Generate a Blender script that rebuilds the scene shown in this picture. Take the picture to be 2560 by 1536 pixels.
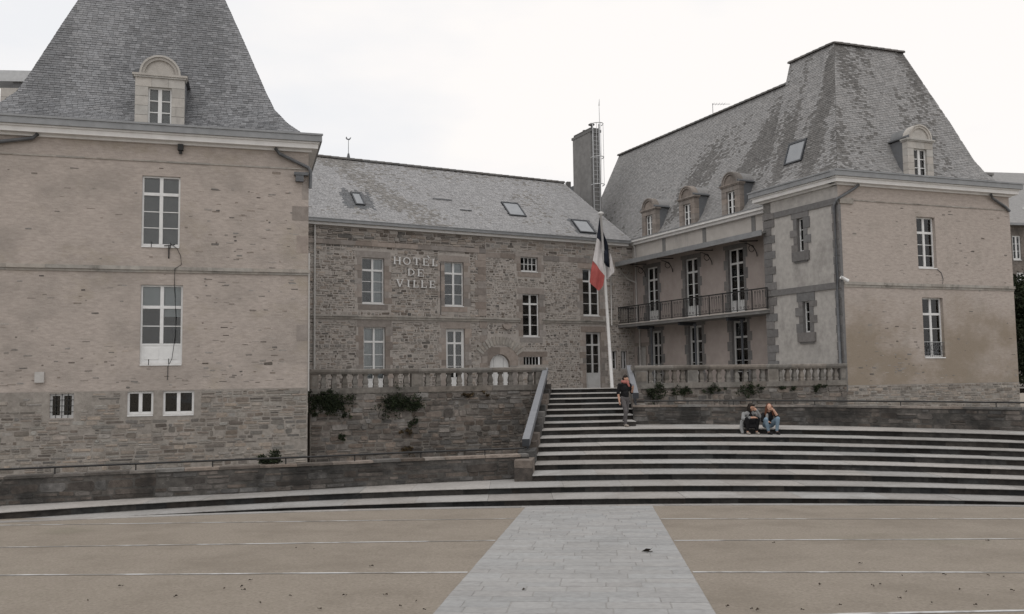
import bpy, math, random
import numpy as np
from mathutils import Vector, Matrix
for o in list(bpy.data.objects): bpy.data.objects.remove(o)
S=bpy.context.scene
random.seed(11)
R=random.random
def U(a,b): return a+(b-a)*random.random()
# ------------------------------------------------------------------ camera
F_PX,TILT,ROLL,EYE=2200.0,0.076,0.013,3.1
ct,st=math.cos(TILT),math.sin(TILT); cr,sr=math.cos(ROLL),math.sin(ROLL)
FW=Vector((0,ct,st)); _U=Vector((0,-st,ct)); _R=Vector((1,0,0))
CR=_R*cr-_U*sr; CU=_R*sr+_U*cr
cam=bpy.data.cameras.new('camera'); cam.sensor_width=36; cam.lens=36*F_PX/2560; cam.clip_end=5000
co=bpy.data.objects.new('camera',cam); S.collection.objects.link(co); S.camera=co
co.matrix_world=Matrix(((CR.x,CU.x,-FW.x,0),(CR.y,CU.y,-FW.y,0),(CR.z,CU.z,-FW.z,EYE),(0,0,0,1)))
# ------------------------------------------------------------------ sky, sun, exposure
SUN_EL,SUN_AZ=math.radians(68),math.radians(200)   # azimuth clockwise from +Y (behind and left of the camera)
w=bpy.data.worlds.new('World'); S.world=w; w.use_nodes=True
nt=w.node_tree; nt.nodes.clear()
def N(t,**k):
    n=nt.nodes.new(t)
    for a,b in k.items(): setattr(n,a,b)
    return n
out=N('ShaderNodeOutputWorld'); bg=N('ShaderNodeBackground'); bg.inputs[1].default_value=0.1
sky=N('ShaderNodeTexSky',sky_type='NISHITA'); sky.sun_disc=False; sky.sun_elevation=SUN_EL; sky.sun_rotation=SUN_AZ
tc=N('ShaderNodeTexCoord'); mp=N('ShaderNodeMapping'); mp.inputs['Scale'].default_value=(1,1,2.6); mp.inputs['Location'].default_value=(.35,.2,.6)
nz=N('ShaderNodeTexNoise'); nz.inputs['Scale'].default_value=2.3; nz.inputs['Detail'].default_value=5; nz.inputs['Roughness'].default_value=.5
rp=N('ShaderNodeValToRGB'); e=rp.color_ramp.elements
e[0].position=.34; e[0].color=(.87,.885,.91,1); e[1].position=.54; e[1].color=(1.0,.975,.955,1)
mul=N('ShaderNodeMix',data_type='RGBA',blend_type='MULTIPLY'); mul.inputs[0].default_value=1; mul.inputs[7].default_value=(10.3,10.2,10.15,1)
mx=N('ShaderNodeMix',data_type='RGBA'); mx.inputs[0].default_value=.97
nt.links.new(tc.outputs['Generated'],mp.inputs[0]); nt.links.new(mp.outputs[0],nz.inputs['Vector']); nt.links.new(nz.outputs[0],rp.inputs[0])
nt.links.new(rp.outputs[0],mul.inputs[6]); nt.links.new(sky.outputs[0],mx.inputs[6]); nt.links.new(mul.outputs[2],mx.inputs[7])
nt.links.new(mx.outputs[2],bg.inputs[0]); nt.links.new(bg.outputs[0],out.inputs[0])
sl=bpy.data.lights.new('sun','SUN'); sl.energy=.8; sl.angle=math.radians(40); sl.color=(1,.96,.91)
so=bpy.data.objects.new('sun',sl); S.collection.objects.link(so)
sd=Vector((math.sin(SUN_AZ)*math.cos(SUN_EL),math.cos(SUN_AZ)*math.cos(SUN_EL),math.sin(SUN_EL)))
so.rotation_euler=sd.to_track_quat('Z','Y').to_euler()
vs=S.view_settings; vs.view_transform='Standard'; vs.look='None'; vs.gamma=1; vs.exposure=0.0; vs.use_curve_mapping=False
S.render.engine='CYCLES'
# ------------------------------------------------------------------ materials
def mat(name,c1,c2,scale=6,tone=.0,rough=.9,bump=.0,bscale=40,stain=None,stain2=None,stretch=(1,1,1),spec=.25,metal=0,detail=6,gain=1.,vivid=False,hue=1.):
    def ds(c):   # the overcast scene is near neutral: pull every masonry tone towards grey
        if vivid: return c
        l=.3*c[0]+.59*c[1]+.11*c[2]; return tuple((x+(l-x)*.33)*k*gain for x,k in zip(c,(.975,.995,1.01)))
    c1,c2=ds(c1),ds(c2); stain=stain and (ds(stain[0]),*stain[1:]); stain2=stain2 and (ds(stain2[0]),*stain2[1:])
    m=bpy.data.materials.new(name); m.use_nodes=True; t=m.node_tree; t.nodes.clear()
    def n(ty,**k):
        q=t.nodes.new(ty)
        for a,b in k.items(): setattr(q,a,b)
        return q
    L=t.links.new
    o=n('ShaderNodeOutputMaterial'); p=n('ShaderNodeBsdfPrincipled'); L(p.outputs[0],o.inputs[0])
    p.inputs['Roughness'].default_value=rough; p.inputs['Specular IOR Level'].default_value=spec; p.inputs['Metallic'].default_value=metal
    tcn=n('ShaderNodeTexCoord'); mpn=n('ShaderNodeMapping'); mpn.inputs['Scale'].default_value=stretch; L(tcn.outputs['Object'],mpn.inputs[0])
    def noise(sc,src=mpn.outputs[0],d=detail,r=.6):
        q=n('ShaderNodeTexNoise'); q.inputs['Scale'].default_value=sc; q.inputs['Detail'].default_value=d; q.inputs['Roughness'].default_value=r; L(src,q.inputs['Vector']); return q
    def ramp(src,a,b,ca=(0,0,0,1),cb=(1,1,1,1)):
        q=n('ShaderNodeValToRGB'); q.color_ramp.elements[0].position=a; q.color_ramp.elements[1].position=b
        q.color_ramp.elements[0].color=ca; q.color_ramp.elements[1].color=cb; L(src,q.inputs[0]); return q
    def mix(f,a,b,bt='MIX'):
        q=n('ShaderNodeMix',data_type='RGBA',blend_type=bt)
        for i,v in ((0,f),(6,a),(7,b)):
            if hasattr(v,'is_output'): L(v,q.inputs[i])
            elif i==0: q.inputs[0].default_value=v
            else: q.inputs[i].default_value=(*v,1)
        return q.outputs[2]
    base=ramp(noise(scale).outputs[0],.3,.7,(*c1,1),(*c2,1)).outputs[0]
    if tone:
        at=n('ShaderNodeAttribute'); at.attribute_name='tone'
        ma=n('ShaderNodeMapRange'); ma.inputs[3].default_value=1-tone; ma.inputs[4].default_value=1+tone; L(at.outputs['Fac'],ma.inputs[0])
        cm=n('ShaderNodeCombineColor'); 
        for i in range(3): L(ma.outputs[0],cm.inputs[i])
        base=mix(1.0,base,cm.outputs[0],'MULTIPLY')
        # a hue drift that follows the second digit of tone
        fr=n('ShaderNodeMath',operation='MULTIPLY'); fr.inputs[1].default_value=17.; L(at.outputs['Fac'],fr.inputs[0])
        f2=n('ShaderNodeMath',operation='FRACT'); L(fr.outputs[0],f2.inputs[0])
        hu=ramp(f2.outputs[0],0.,1.,(1.10,.98,.90,1),(.93,1.0,1.06,1))
        base=mix(min(1.,tone*2.)*hue,base,mix(1.0,base,hu.outputs[0],'MULTIPLY'))
    for stn in (stain,stain2):
        if not stn: continue
        col,sc,a,b,amt,str_=stn[:6]
        m2=n('ShaderNodeMapping'); m2.inputs['Scale'].default_value=str_; m2.inputs['Location'].default_value=(sc*3.1,sc*1.7,0); L(tcn.outputs['Object'],m2.inputs[0])
        f=ramp(noise(sc,m2.outputs[0],7,.65).outputs[0],a,b,(0,0,0,1),(amt,amt,amt,1))
        fo=f.outputs[0]
        if len(stn)>6:   # rising damp: only below a wavering height
            sx=n('ShaderNodeSeparateXYZ'); L(tcn.outputs['Object'],sx.inputs[0]); wv=noise(.9,tcn.outputs['Object'])
            ad=n('ShaderNodeMath',operation='MULTIPLY_ADD'); ad.inputs[1].default_value=-3.2; L(wv.outputs[0],ad.inputs[0]); L(sx.outputs[2],ad.inputs[2])
            mr=n('ShaderNodeMapRange'); mr.inputs[1].default_value=stn[6]-1.1; mr.inputs[2].default_value=stn[6]-3.0; L(ad.outputs[0],mr.inputs[0])
            mm=n('ShaderNodeMath',operation='MULTIPLY'); L(fo,mm.inputs[0]); L(mr.outputs[0],mm.inputs[1]); fo=mm.outputs[0]
        base=mix(fo,base,col)
    L(base,p.inputs['Base Color'])
    if bump:
        bn=n('ShaderNodeBump'); bn.inputs['Strength'].default_value=bump; bn.inputs['Distance'].default_value=.02
        L(noise(bscale,tcn.outputs['Object'],4).outputs[0],bn.inputs['Height']); L(bn.outputs[0],p.inputs['Normal'])
    return m
V1=(1,1,.18); V0=(1,1,1); H1=(1,1,4)
M={}
M['render']=mat('lime_render',(.375,.301,.253),(.505,.412,.348),4.5,bump=.6,bscale=22,stretch=(1,1,3.5),detail=10,
   stain=((.255,.215,.18),.55,.46,.70,.6,(1,1,1.3)),stain2=((.34,.27,.17),.42,.56,.72,.55,(1,1,1.6)))
M['render_right']=mat('lime_render_ochre',(.375,.301,.253),(.505,.412,.348),4.5,bump=.6,bscale=22,stretch=(1,1,3.5),detail=10,
   stain=((.27,.20,.125),.30,.34,.56,.85,(1,1,1.3),5.9),stain2=((.29,.25,.20),1.1,.55,.75,.55,(1,1,1)))
M['plaster']=mat('grey_plaster',(.36,.33,.30),(.48,.44,.40),5,bump=.35,bscale=30,stain=((.19,.172,.155),.9,.52,.75,.7,(1,1,.7)),stain2=((.27,.25,.24),.7,.5,.8,.6,V1))
M['pink']=mat('pink_plaster',(.355,.285,.25),(.44,.355,.315),1.6,bump=.15,bscale=40,stain=((.29,.22,.19),.8,.5,.8,.7,(1,1,.7)))
M['frieze']=mat('pale_frieze_plaster',(.44,.39,.345),(.52,.47,.42),1.6,bump=.15,stain=((.24,.22,.2),1.2,.58,.75,.6,V1))
M['mortar']=mat('lime_mortar',(.36,.31,.27),(.47,.41,.36),7,bump=.6,bscale=30,stain=((.22,.185,.155),.9,.5,.75,.6,V0))
M['mortar_base']=mat('damp_plinth_mortar',(.25,.213,.178),(.37,.32,.272),6,bump=.6,bscale=30,stain=((.17,.145,.12),.9,.46,.72,.6,V0))
M['mortar_dark']=mat('weathered_mortar',(.17,.145,.12),(.30,.26,.22),5,bump=.7,bscale=30,stain=((.06,.055,.05),1.1,.5,.72,.8,V0),gain=.92)
M['rubble']=mat('rubble_stone',(.17,.145,.122),(.28,.24,.205),9,tone=.5,hue=.7,bump=.6,bscale=45)
M['rubble_pale']=mat('pale_rubble_stone',(.29,.245,.205),(.39,.335,.285),9,tone=.25,bump=.6,bscale=45)
M['rubble_low']=mat('rubble_stone_buff',(.205,.175,.145),(.33,.285,.235),9,tone=.38,bump=.6,bscale=45,stain=((.16,.14,.11),.8,.5,.8,.55,V0))
M['rubble_dark']=mat('weathered_wall_stone',(.15,.125,.105),(.27,.23,.195),7,tone=.45,bump=.8,bscale=35,stain=((.055,.05,.045),.9,.48,.7,.72,V0),stain2=((.30,.27,.24),1.9,.66,.78,.5,V0),gain=.92)
M['grime']=mat('blackened_wall_stone',(.085,.075,.066),(.19,.165,.145),6,tone=.45,bump=.8,bscale=35,stain=((.033,.031,.029),.8,.44,.62,.85,V0),stain2=((.28,.25,.22),2.3,.66,.78,.5,V0),gain=0.85)
M['grime_mortar']=mat('blackened_mortar',(.08,.072,.064),(.17,.15,.13),5,bump=.7,bscale=30,stain=((.035,.033,.03),.8,.42,.62,.85,V0),stain2=((.34,.31,.27),3.1,.64,.75,.55,V0),gain=0.85)
M['dressed']=mat('dressed_granite',(.25,.205,.175),(.34,.285,.245),5,tone=.25,bump=.3,bscale=60,stain=((.17,.145,.125),1.6,.5,.8,.5,V0))
M['band']=mat('string_course_stone',(.30,.265,.225),(.42,.375,.32),4,tone=.12,bump=.35,bscale=50,stain=((.13,.12,.10),2.0,.5,.72,.75,(1,1,1)))
M['tuffeau']=mat('pale_dormer_stone',(.40,.37,.33),(.50,.465,.415),4,tone=.12,bump=.2,bscale=60,stain=((.12,.11,.10),1.6,.56,.74,.75,V1))
M['dormer_dark']=mat('brown_dormer_stone',(.22,.18,.15),(.32,.265,.225),4,tone=.15,bump=.3,bscale=60,stain=((.10,.09,.08),1.5,.5,.75,.6,V1))
M['quoin']=mat('grey_quoin_stone',(.15,.14,.135),(.205,.195,.19),6,tone=.14,bump=.25,bscale=60)
M['balus']=mat('balustrade_stone',(.185,.16,.135),(.29,.255,.215),6,tone=.2,gain=.85,bump=.5,bscale=50,stain=((.06,.058,.045),1.5,.5,.75,.7,V0))
M['slate_left']=mat('blue_slate',(.165,.170,.180),(.225,.231,.243),8,tone=.17,rough=.62,spec=.4,hue=.25,vivid=True,stain2=((.27,.27,.27),1.4,.58,.8,.4,V0))
M['slate_left_dark']=mat('blue_slate_weathered',(.118,.122,.13),(.165,.17,.18),8,tone=.18,rough=.62,spec=.4,hue=.25,vivid=True)
M['slate_right']=mat('grey_slate',(.225,.224,.225),(.295,.293,.292),8,tone=.16,rough=.68,spec=.35,hue=.25,vivid=True,stain2=((.13,.128,.125),1.3,.6,.76,.4,V1))
M['slate_right_dark']=mat('lichen_dark_slate',(.122,.119,.116),(.18,.176,.172),8,tone=.2,rough=.75,spec=.3,hue=.15,vivid=True)
M['slate_mid']=mat('pale_slate',(.29,.29,.296),(.365,.365,.37),8,tone=.11,rough=.7,spec=.35,hue=.2,vivid=True,stain2=((.19,.188,.185),.9,.60,.72,.5,V0))
M['slate_brown']=mat('brown_lichen_slate',(.20,.193,.185),(.275,.267,.257),8,tone=.18,rough=.75,spec=.3,hue=.2,vivid=True)
M['slate_new']=mat('new_slate_patch',(.13,.135,.145),(.16,.165,.175),8,tone=.12,rough=.55,spec=.4)
M['ridge']=mat('ridge_tile',(.10,.093,.088),(.17,.16,.15),8,tone=.2)
M['zinc']=mat('zinc_gutter',(.21,.215,.222),(.28,.285,.292),3,rough=.45,metal=.25,spec=.5,stain=((.12,.12,.12),1.5,.55,.8,.5,V0))
M['cornice']=mat('cornice_paint',(.68,.65,.62),(.78,.75,.72),3,rough=.7,stain=((.40,.385,.37),1.5,.58,.8,.4,(1,1,.3)))
M['white']=mat('white_joinery',(.66,.65,.635),(.76,.75,.735),6,rough=.55,spec=.3,stain=((.46,.44,.41),2.2,.58,.78,.35,V1))
M['offwhite']=mat('grey_white_joinery',(.46,.45,.44),(.54,.53,.52),3,rough=.5,spec=.35)
M['curtain']=mat('net_curtain',(.42,.42,.43),(.58,.58,.59),2.5,rough=.95,stretch=(6,6,.05),detail=2)
M['blind']=mat('roller_blind',(.50,.53,.55),(.58,.61,.63),2,rough=.9)
M['shade']=mat('dim_blind',(.15,.155,.165),(.19,.195,.205),2,rough=.9)
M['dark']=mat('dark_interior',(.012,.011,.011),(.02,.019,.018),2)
M['iron']=mat('black_iron',(.012,.012,.013),(.025,.024,.024),9,rough=.55,spec=.4)
M['pipe']=mat('zinc_downpipe',(.10,.105,.115),(.15,.155,.165),5,rough=.5,metal=.2)
M['palepipe']=mat('painted_downpipe',(.42,.39,.36),(.50,.47,.44),5,rough=.6)
M['steel']=mat('grey_rail_metal',(.165,.175,.20),(.20,.21,.235),4,rough=.4,metal=.15,spec=.5,stain=((.25,.25,.26),6,.7,.8,.3,V0))
M['darksteel']=mat('dark_post_metal',(.035,.04,.05),(.055,.06,.07),4,rough=.45,spec=.4)
M['galv']=mat('galvanised_steel',(.42,.42,.42),(.52,.52,.52),6,rough=.4,metal=.4)
M['cement']=mat('cement_render',(.165,.158,.152),(.235,.225,.215),3,bump=.3,bscale=30,stain=((.11,.105,.10),1.2,.5,.75,.6,V1))
M['tread']=mat('granite_tread',(.27,.25,.232),(.37,.35,.33),12,tone=.13,bump=.35,bscale=70,stain=((.17,.15,.125),.9,.46,.72,.6,V0),stain2=((.08,.075,.06),5,.66,.74,.55,V0))
M['riser']=mat('shaded_granite_riser',(.024,.023,.022),(.06,.056,.051),7,tone=.45,bump=.5,stain=((.18,.16,.145),1.5,.62,.76,.6,(1,1,3)))  # dark stone, with the shade under the treads put into its near-black colour
M['paver']=mat('granite_paver',(.33,.32,.31),(.42,.41,.40),10,tone=.07,bump=.3,bscale=90,stain=((.24,.23,.22),1.1,.5,.78,.5,V0),stain2=((.46,.45,.44),5,.62,.75,.5,V0),gain=.83)
M['joint']=mat('paver_joint_sand',(.24,.225,.21),(.33,.315,.295),20)
M['sand']=mat('compacted_sand',(.20,.173,.142),(.308,.272,.23),26,bump=.6,bscale=120,detail=12,vivid=True,stain=((.170,.146,.118),.7,.45,.70,.6,V0),stain2=((.13,.13,.085),.21,.60,.74,.45,V0))
M['strip']=mat('pale_stone_strip',(.44,.43,.42),(.54,.53,.52),12,tone=.1,stain=((.235,.205,.17),1.3,.45,.56,.9,V0))
M['gravel']=mat('courtyard_gravel',(.22,.195,.165),(.30,.27,.23),30,bump=.4)
M['leaf']=mat('wall_plant_leaf',(.010,.016,.008),(.034,.046,.022),5,tone=.5,rough=.7,vivid=True)
M['leaf_brown']=mat('withered_plant_leaf',(.045,.032,.018),(.09,.065,.035),5,tone=.5,rough=.8,vivid=True)
M['bark']=mat('tree_bark',(.06,.05,.04),(.11,.09,.07),9,bump=.5,vivid=True)
M['deadleaf']=mat('dry_leaf',(.022,.018,.014),(.055,.042,.03),8,tone=.4,vivid=True)
M['letter']=mat('pale_letter_metal',(.62,.60,.58),(.70,.68,.66),5,rough=.5)
M['fblue']=mat('flag_navy_cloth',(.008,.010,.018),(.014,.018,.03),5,rough=.85,vivid=True)
M['fwhite']=mat('flag_white_cloth',(.50,.48,.48),(.58,.56,.56),5,rough=.85,vivid=True)
M['fred']=mat('flag_red_cloth',(.34,.085,.08),(.42,.11,.10),5,rough=.85,vivid=True)
M['paint']=mat('white_pole_paint',(.55,.53,.51),(.63,.61,.59),5,rough=.4)
M['skin']=mat('skin',(.42,.25,.18),(.50,.30,.22),8,rough=.55,vivid=True)
M['hair_dark']=mat('dark_hair',(.010,.007,.005),(.025,.017,.012),30,rough=.6,stretch=(1,1,.2),vivid=True)
M['hair_red']=mat('auburn_hair',(.06,.022,.011),(.12,.045,.022),30,rough=.55,stretch=(1,1,.2),vivid=True)
M['black']=mat('black_cloth',(.006,.006,.007),(.014,.014,.016),12,rough=.9,vivid=True)
M['grey_cloth']=mat('grey_knit',(.19,.19,.19),(.27,.27,.265),14,rough=.95)
M['trouser']=mat('grey_trouser_cloth',(.075,.07,.072),(.115,.108,.11),10,rough=.9,vivid=True)
M['denim']=mat('light_blue_denim',(.12,.18,.24),(.23,.31,.38),9,rough=.9,vivid=True)
M['shoe']=mat('beige_shoe',(.22,.19,.165),(.30,.27,.24),8,rough=.7,vivid=True)
M['scarf']=mat('rose_scarf',(.32,.12,.105),(.42,.17,.15),9,rough=.9,vivid=True)
def glass_mat():
    m=bpy.data.materials.new('window_glass'); m.use_nodes=True; t=m.node_tree; t.nodes.clear(); L=t.links.new
    o=t.nodes.new('ShaderNodeOutputMaterial'); mx=t.nodes.new('ShaderNodeMixShader'); tr=t.nodes.new('ShaderNodeBsdfTransparent'); gl=t.nodes.new('ShaderNodeBsdfGlossy')
    fr=t.nodes.new('ShaderNodeFresnel'); fr.inputs[0].default_value=1.62; tr.inputs[0].default_value=(.86,.88,.88,1); gl.inputs['Roughness'].default_value=.03
    tcn=t.nodes.new('ShaderNodeTexCoord'); nz=t.nodes.new('ShaderNodeTexNoise'); nz.inputs['Scale'].default_value=1.6; L(tcn.outputs['Object'],nz.inputs['Vector'])
    b=t.nodes.new('ShaderNodeBump'); b.inputs['Strength'].default_value=.06; b.inputs['Distance'].default_value=.05; L(nz.outputs[0],b.inputs['Height']); L(b.outputs[0],gl.inputs['Normal'])
    L(fr.outputs[0],mx.inputs[0]); L(tr.outputs[0],mx.inputs[1]); L(gl.outputs[0],mx.inputs[2]); L(mx.outputs[0],o.inputs[0]); return m
M['glass']=glass_mat()
# ------------------------------------------------------------------ helpers
class Pl:
    """a vertical plane: origin (x,y), direction angle a; d is the distance out of the wall towards the viewer"""
    def __init__(s,x,y,a,flip=False):
        s.o=Vector((x,y,0)); s.u=Vector((math.cos(a),math.sin(a),0)); s.n=Vector((math.sin(a),-math.cos(a),0))*(-1 if flip else 1)
    def p(s,u,z,d=0): return s.o+s.u*u+s.n*d+Vector((0,0,z))
    def off(s,d):
        q=Pl(0,0,0); q.o=s.o+s.n*d; q.u=s.u; q.n=s.n; return q
    def at(s,x,y,d=0):
        r=FW+CR*((x-1280)/F_PX)-CU*((y-768)/F_PX); o=s.o+s.n*d
        t=(o.dot(s.n))/(r.dot(s.n)); q=r*t; q.z+=EYE
        return ((q-o).dot(s.u), q.z)
class MB:
    def __init__(s): s.v=[]; s.f=[]; s.t=[]; s.m=[]
    def add(s,vs,fs,tone=None,m=0):
        b=len(s.v); s.v+= [tuple(x) for x in vs]; tone=R() if tone is None else tone
        for f in fs: s.f.append(tuple(b+i for i in f)); s.t.append(tone); s.m.append(m)
    def hexa(s,p,tone=None,m=0):  # 8 points: bottom 4, top 4
        p=[Vector(q) for q in p]; f=[(0,3,2,1),(4,5,6,7),(0,1,5,4),(1,2,6,5),(2,3,7,6),(3,0,4,7)]
        if (p[1]-p[0]).cross(p[3]-p[0]).dot(p[4]-p[0])<0: f=[q[::-1] for q in f]
        s.add(p,f,tone,m)
    def box(s,pl,u0,u1,z0,z1,d0,d1,tone=None,m=0):
        s.hexa([pl.p(u0,z0,d0),pl.p(u1,z0,d0),pl.p(u1,z0,d1),pl.p(u0,z0,d1),pl.p(u0,z1,d0),pl.p(u1,z1,d0),pl.p(u1,z1,d1),pl.p(u0,z1,d1)],tone,m)
    def prism(s,pl,poly,d0,d1,tone=None,m=0):  # poly in (u,z)
        n=len(poly); vs=[pl.p(u,z,d0) for u,z in poly]+[pl.p(u,z,d1) for u,z in poly]
        s.add(vs,[tuple(range(n)),tuple(range(2*n-1,n-1,-1))]+[(i,(i+1)%n,n+(i+1)%n,n+i) for i in range(n)],tone,m)
    def beam(s,a,b,w,h,tone=None,m=0,up=Vector((0,0,1))):
        a=Vector(a); b=Vector(b); d=(b-a).normalized(); x=d.cross(up).normalized()*(w/2); y=x.cross(d).normalized()*(h/2)
        s.hexa([a-x-y,a+x-y,b+x-y,b-x-y,a-x+y,a+x+y,b+x+y,b-x+y],tone,m)
    def tube(s,pts,r,k=8,tone=None,m=0,cap=True):
        pts=[Vector(p) for p in pts]; rs=r if isinstance(r,(list,tuple)) else [r]*len(pts); b=[]; 
        for i,p in enumerate(pts):
            d=(pts[min(i+1,len(pts)-1)]-pts[max(i-1,0)]).normalized()
            a=d.cross(Vector((0,0,1))); a=a.normalized() if a.length>1e-3 else Vector((1,0,0)); c=d.cross(a)
            b+=[p+(a*math.cos(6.2832*j/k)+c*math.sin(6.2832*j/k))*rs[i] for j in range(k)]
        fs=[(i*k+j,i*k+(j+1)%k,(i+1)*k+(j+1)%k,(i+1)*k+j) for i in range(len(pts)-1) for j in range(k)]
        if cap: fs+=[tuple(range(k)),tuple(range(len(b)-1,len(b)-k-1,-1))]
        s.add(b,fs,tone,m)
    def build(s,name,mats,parent=None,smooth=False):
        me=bpy.data.meshes.new(name); me.from_pydata(s.v,[],s.f)
        ms=mats if isinstance(mats,(list,tuple)) else [mats]
        for k in ms: me.materials.append(M[k] if isinstance(k,str) else k)
        a=me.attributes.new('tone','FLOAT','FACE'); a.data.foreach_set('value',s.t)
        if len(ms)>1: me.polygons.foreach_set('material_index',s.m)
        if smooth: me.polygons.foreach_set('use_smooth',[True]*len(s.f))
        me.update()
        o=bpy.data.objects.new(name,me); S.collection.objects.link(o)
        if parent is not None: adopt(o,parent)
        return o
INV={}
def adopt(o,parent):
    o.parent=parent
    k=parent.name
    if k not in INV: INV[k]=world_of(parent).inverted()
    o.matrix_parent_inverse=INV[k]
def world_of(o):
    return (world_of(o.parent)@o.matrix_parent_inverse if o.parent else Matrix())@Matrix.Translation(o.location)
def tag(o,label=None,cat=None,group=None,kind=None):
    if label: o['label']=label
    if cat: o['category']=cat
    if group: o['group']=group
    if kind: o['kind']=kind
    return o
def thing(name,loc,label,cat,group=None):
    o=bpy.data.objects.new(name,None); S.collection.objects.link(o); o.location=loc; o.empty_display_size=.3
    return tag(o,label,cat,group)
def one(name,fn,mats,parent=None,smooth=False):
    b=MB(); fn(b); return b.build(name,mats,parent,smooth)
def bx(name,mt,parent,pl,u0,u1,z0,z1,d0,d1,tone=None):
    b=MB(); b.box(pl,u0,u1,z0,z1,d0,d1,tone); return b.build(name,mt,parent)
def pieces(lst,name,mt,parent,limit=300,rest=None):
    """lst of (size, verts, faces, tone[, mat]); the largest become objects, the others one part"""
    lst=sorted(lst,key=lambda q:-q[0])
    for q in lst[:limit]:
        b=MB(); b.add(q[1],q[2],q[3]); b.build(name,q[4] if len(q)>4 else mt,parent)
    if len(lst)>limit:
        mts=[mt]+sorted({q[4] for q in lst if len(q)>4 and q[4]!=mt})
        b=MB()
        for q in lst[limit:]: b.add(q[1],q[2],q[3],m=mts.index(q[4]) if len(q)>4 else 0)
        tag(b.build(rest or ('small_'+name+'s'),mts,parent),kind='stuff')
# a stone: an uneven chamfered block on a plane (or a curved surface given as P(u,z,d))
def stone(P,a,b,c,d,proud,gap,rag=.25,bev=.014,back=-.02,tone=None,mt=None):
    a+=gap*U(.3,1);b-=gap*U(.3,1);c+=gap*U(.2,.7);d-=gap*U(.2,.7)
    if b-a<.03 or d-c<.02: return None
    w,h=b-a,d-c; k=min(w,h)*.32; j=lambda s:U(-s,s)
    s1=min(.03,h*rag*.5)
    ring=[(a+k*U(.2,1),c+j(s1)),(b-k*U(.2,1),c+j(s1)),(b+j(s1)*.5,c+k*U(.2,1)),(b+j(s1)*.5,d-k*U(.2,1)),(b-k*U(.2,1),d+j(s1)),(a+k*U(.2,1),d+j(s1)),(a+j(s1)*.5,d-k*U(.2,1)),(a+j(s1)*.5,c+k*U(.2,1))]
    mu,mz=(a+b)/2,(c+d)/2; bv=min(bev,.25*h); fx=1-2*bv/w; fz=1-2*bv/h
    vs=[P(u,z,back) for u,z in ring]+[P(mu+(u-mu)*fx,mz+(z-mz)*fz,proud+U(-.3,.3)*abs(proud)) for u,z in ring]
    fs=[(i,(i+1)%8,8+(i+1)%8,8+i) for i in range(8)]+[tuple(range(8,16))]
    q=[w*h,vs,fs,R() if tone is None else tone]
    if mt: q.append(mt)
    return q
def rubble(P,u0,u1,z0,z1,holes=(),hr=(.09,.2),wr=(.16,.5),gap=.03,proud=(.008,.03),skip=.0,ragged=None,mix=None,**k):
    out=[]; z=z0
    def stone_(*a,**kk):
        q=stone(*a,**kk)
        if q and mix: q.append(mix[0] if R()<mix[2] else mix[1])
        return q
    while z<z1-.03:
        h=U(*hr); h=min(h,z1-z); zb=z+h
        iv=[(u0,u1)]
        for (a,b,c,d) in holes:
            if d>z+.02 and c<zb-.02:
                nv=[]
                for s,e in iv:
                    if b<=s or a>=e: nv.append((s,e)); continue
                    if a>s: nv.append((s,a))
                    if b<e: nv.append((b,e))
                iv=nv
        for s,e in iv:
            u=s
            while u<e-.02:
                wd=U(*wr)
                if R()<.12: wd*=1.5
                if e-u-wd<wr[0]*.6: wd=e-u
                wd=min(wd,e-u)
                if R()>=skip and not(ragged and ragged(u+wd/2,z+h/2)):
                    if h>.13 and R()<.28:
                        hm=h*U(.35,.65); q=[stone_(P,u,u+wd,z,z+hm,U(*proud),gap,**k),stone_(P,u,u+wd,z+hm,zb,U(*proud),gap,**k)]
                    else:
                        jz=h*.14; q=[stone_(P,u,u+wd,z+U(-jz,jz),zb+U(-jz,jz),U(*proud),gap,**k)]
                    out+=[x for x in q if x]
                u+=wd
        z=zb
    return out
def wall(pl,name,parent,u0,u1,z0,z1,holes,mt,th=.5,reveal=.34,d=0.,mtr=None,caps=True):
    us=sorted({u0,u1,*[min(max(h[i],u0),u1) for h in holes for i in (0,1)]}); zs=sorted({z0,z1,*[min(max(h[i],z0),z1) for h in holes for i in (2,3)]})
    b=MB()
    for i in range(len(us)-1):
        for j in range(len(zs)-1):
            um,zm=(us[i]+us[i+1])/2,(zs[j]+zs[j+1])/2
            if any(h[0]<um<h[1] and h[2]<zm<h[3] for h in holes): continue
            b.add([pl.p(us[i],zs[j],d),pl.p(us[i+1],zs[j],d),pl.p(us[i+1],zs[j+1],d),pl.p(us[i],zs[j+1],d)],[(0,1,2,3)],.5)
    for a,c,e,f in holes:
        for q in ([(a,e),(a,f)],[(c,e),(c,f)],[(a,e),(c,e)],[(a,f),(c,f)]):
            (p1,p2),(p3,p4)=q; b.add([pl.p(p1,p2,d),pl.p(p3,p4,d),pl.p(p3,p4,d-reveal),pl.p(p1,p2,d-reveal)],[(0,1,2,3)],.5,1 if mtr else 0)
    for q in ([(u0,z0),(u0,z1)],[(u1,z0),(u1,z1)],[(u0,z1),(u1,z1)]) if caps else []:
        (p1,p2),(p3,p4)=q; b.add([pl.p(p1,p2,d),pl.p(p3,p4,d),pl.p(p3,p4,d-th),pl.p(p1,p2,d-th)],[(0,1,2,3)],.5)
    return b.build(name,[mt,mtr] if mtr else mt,parent)
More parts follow.
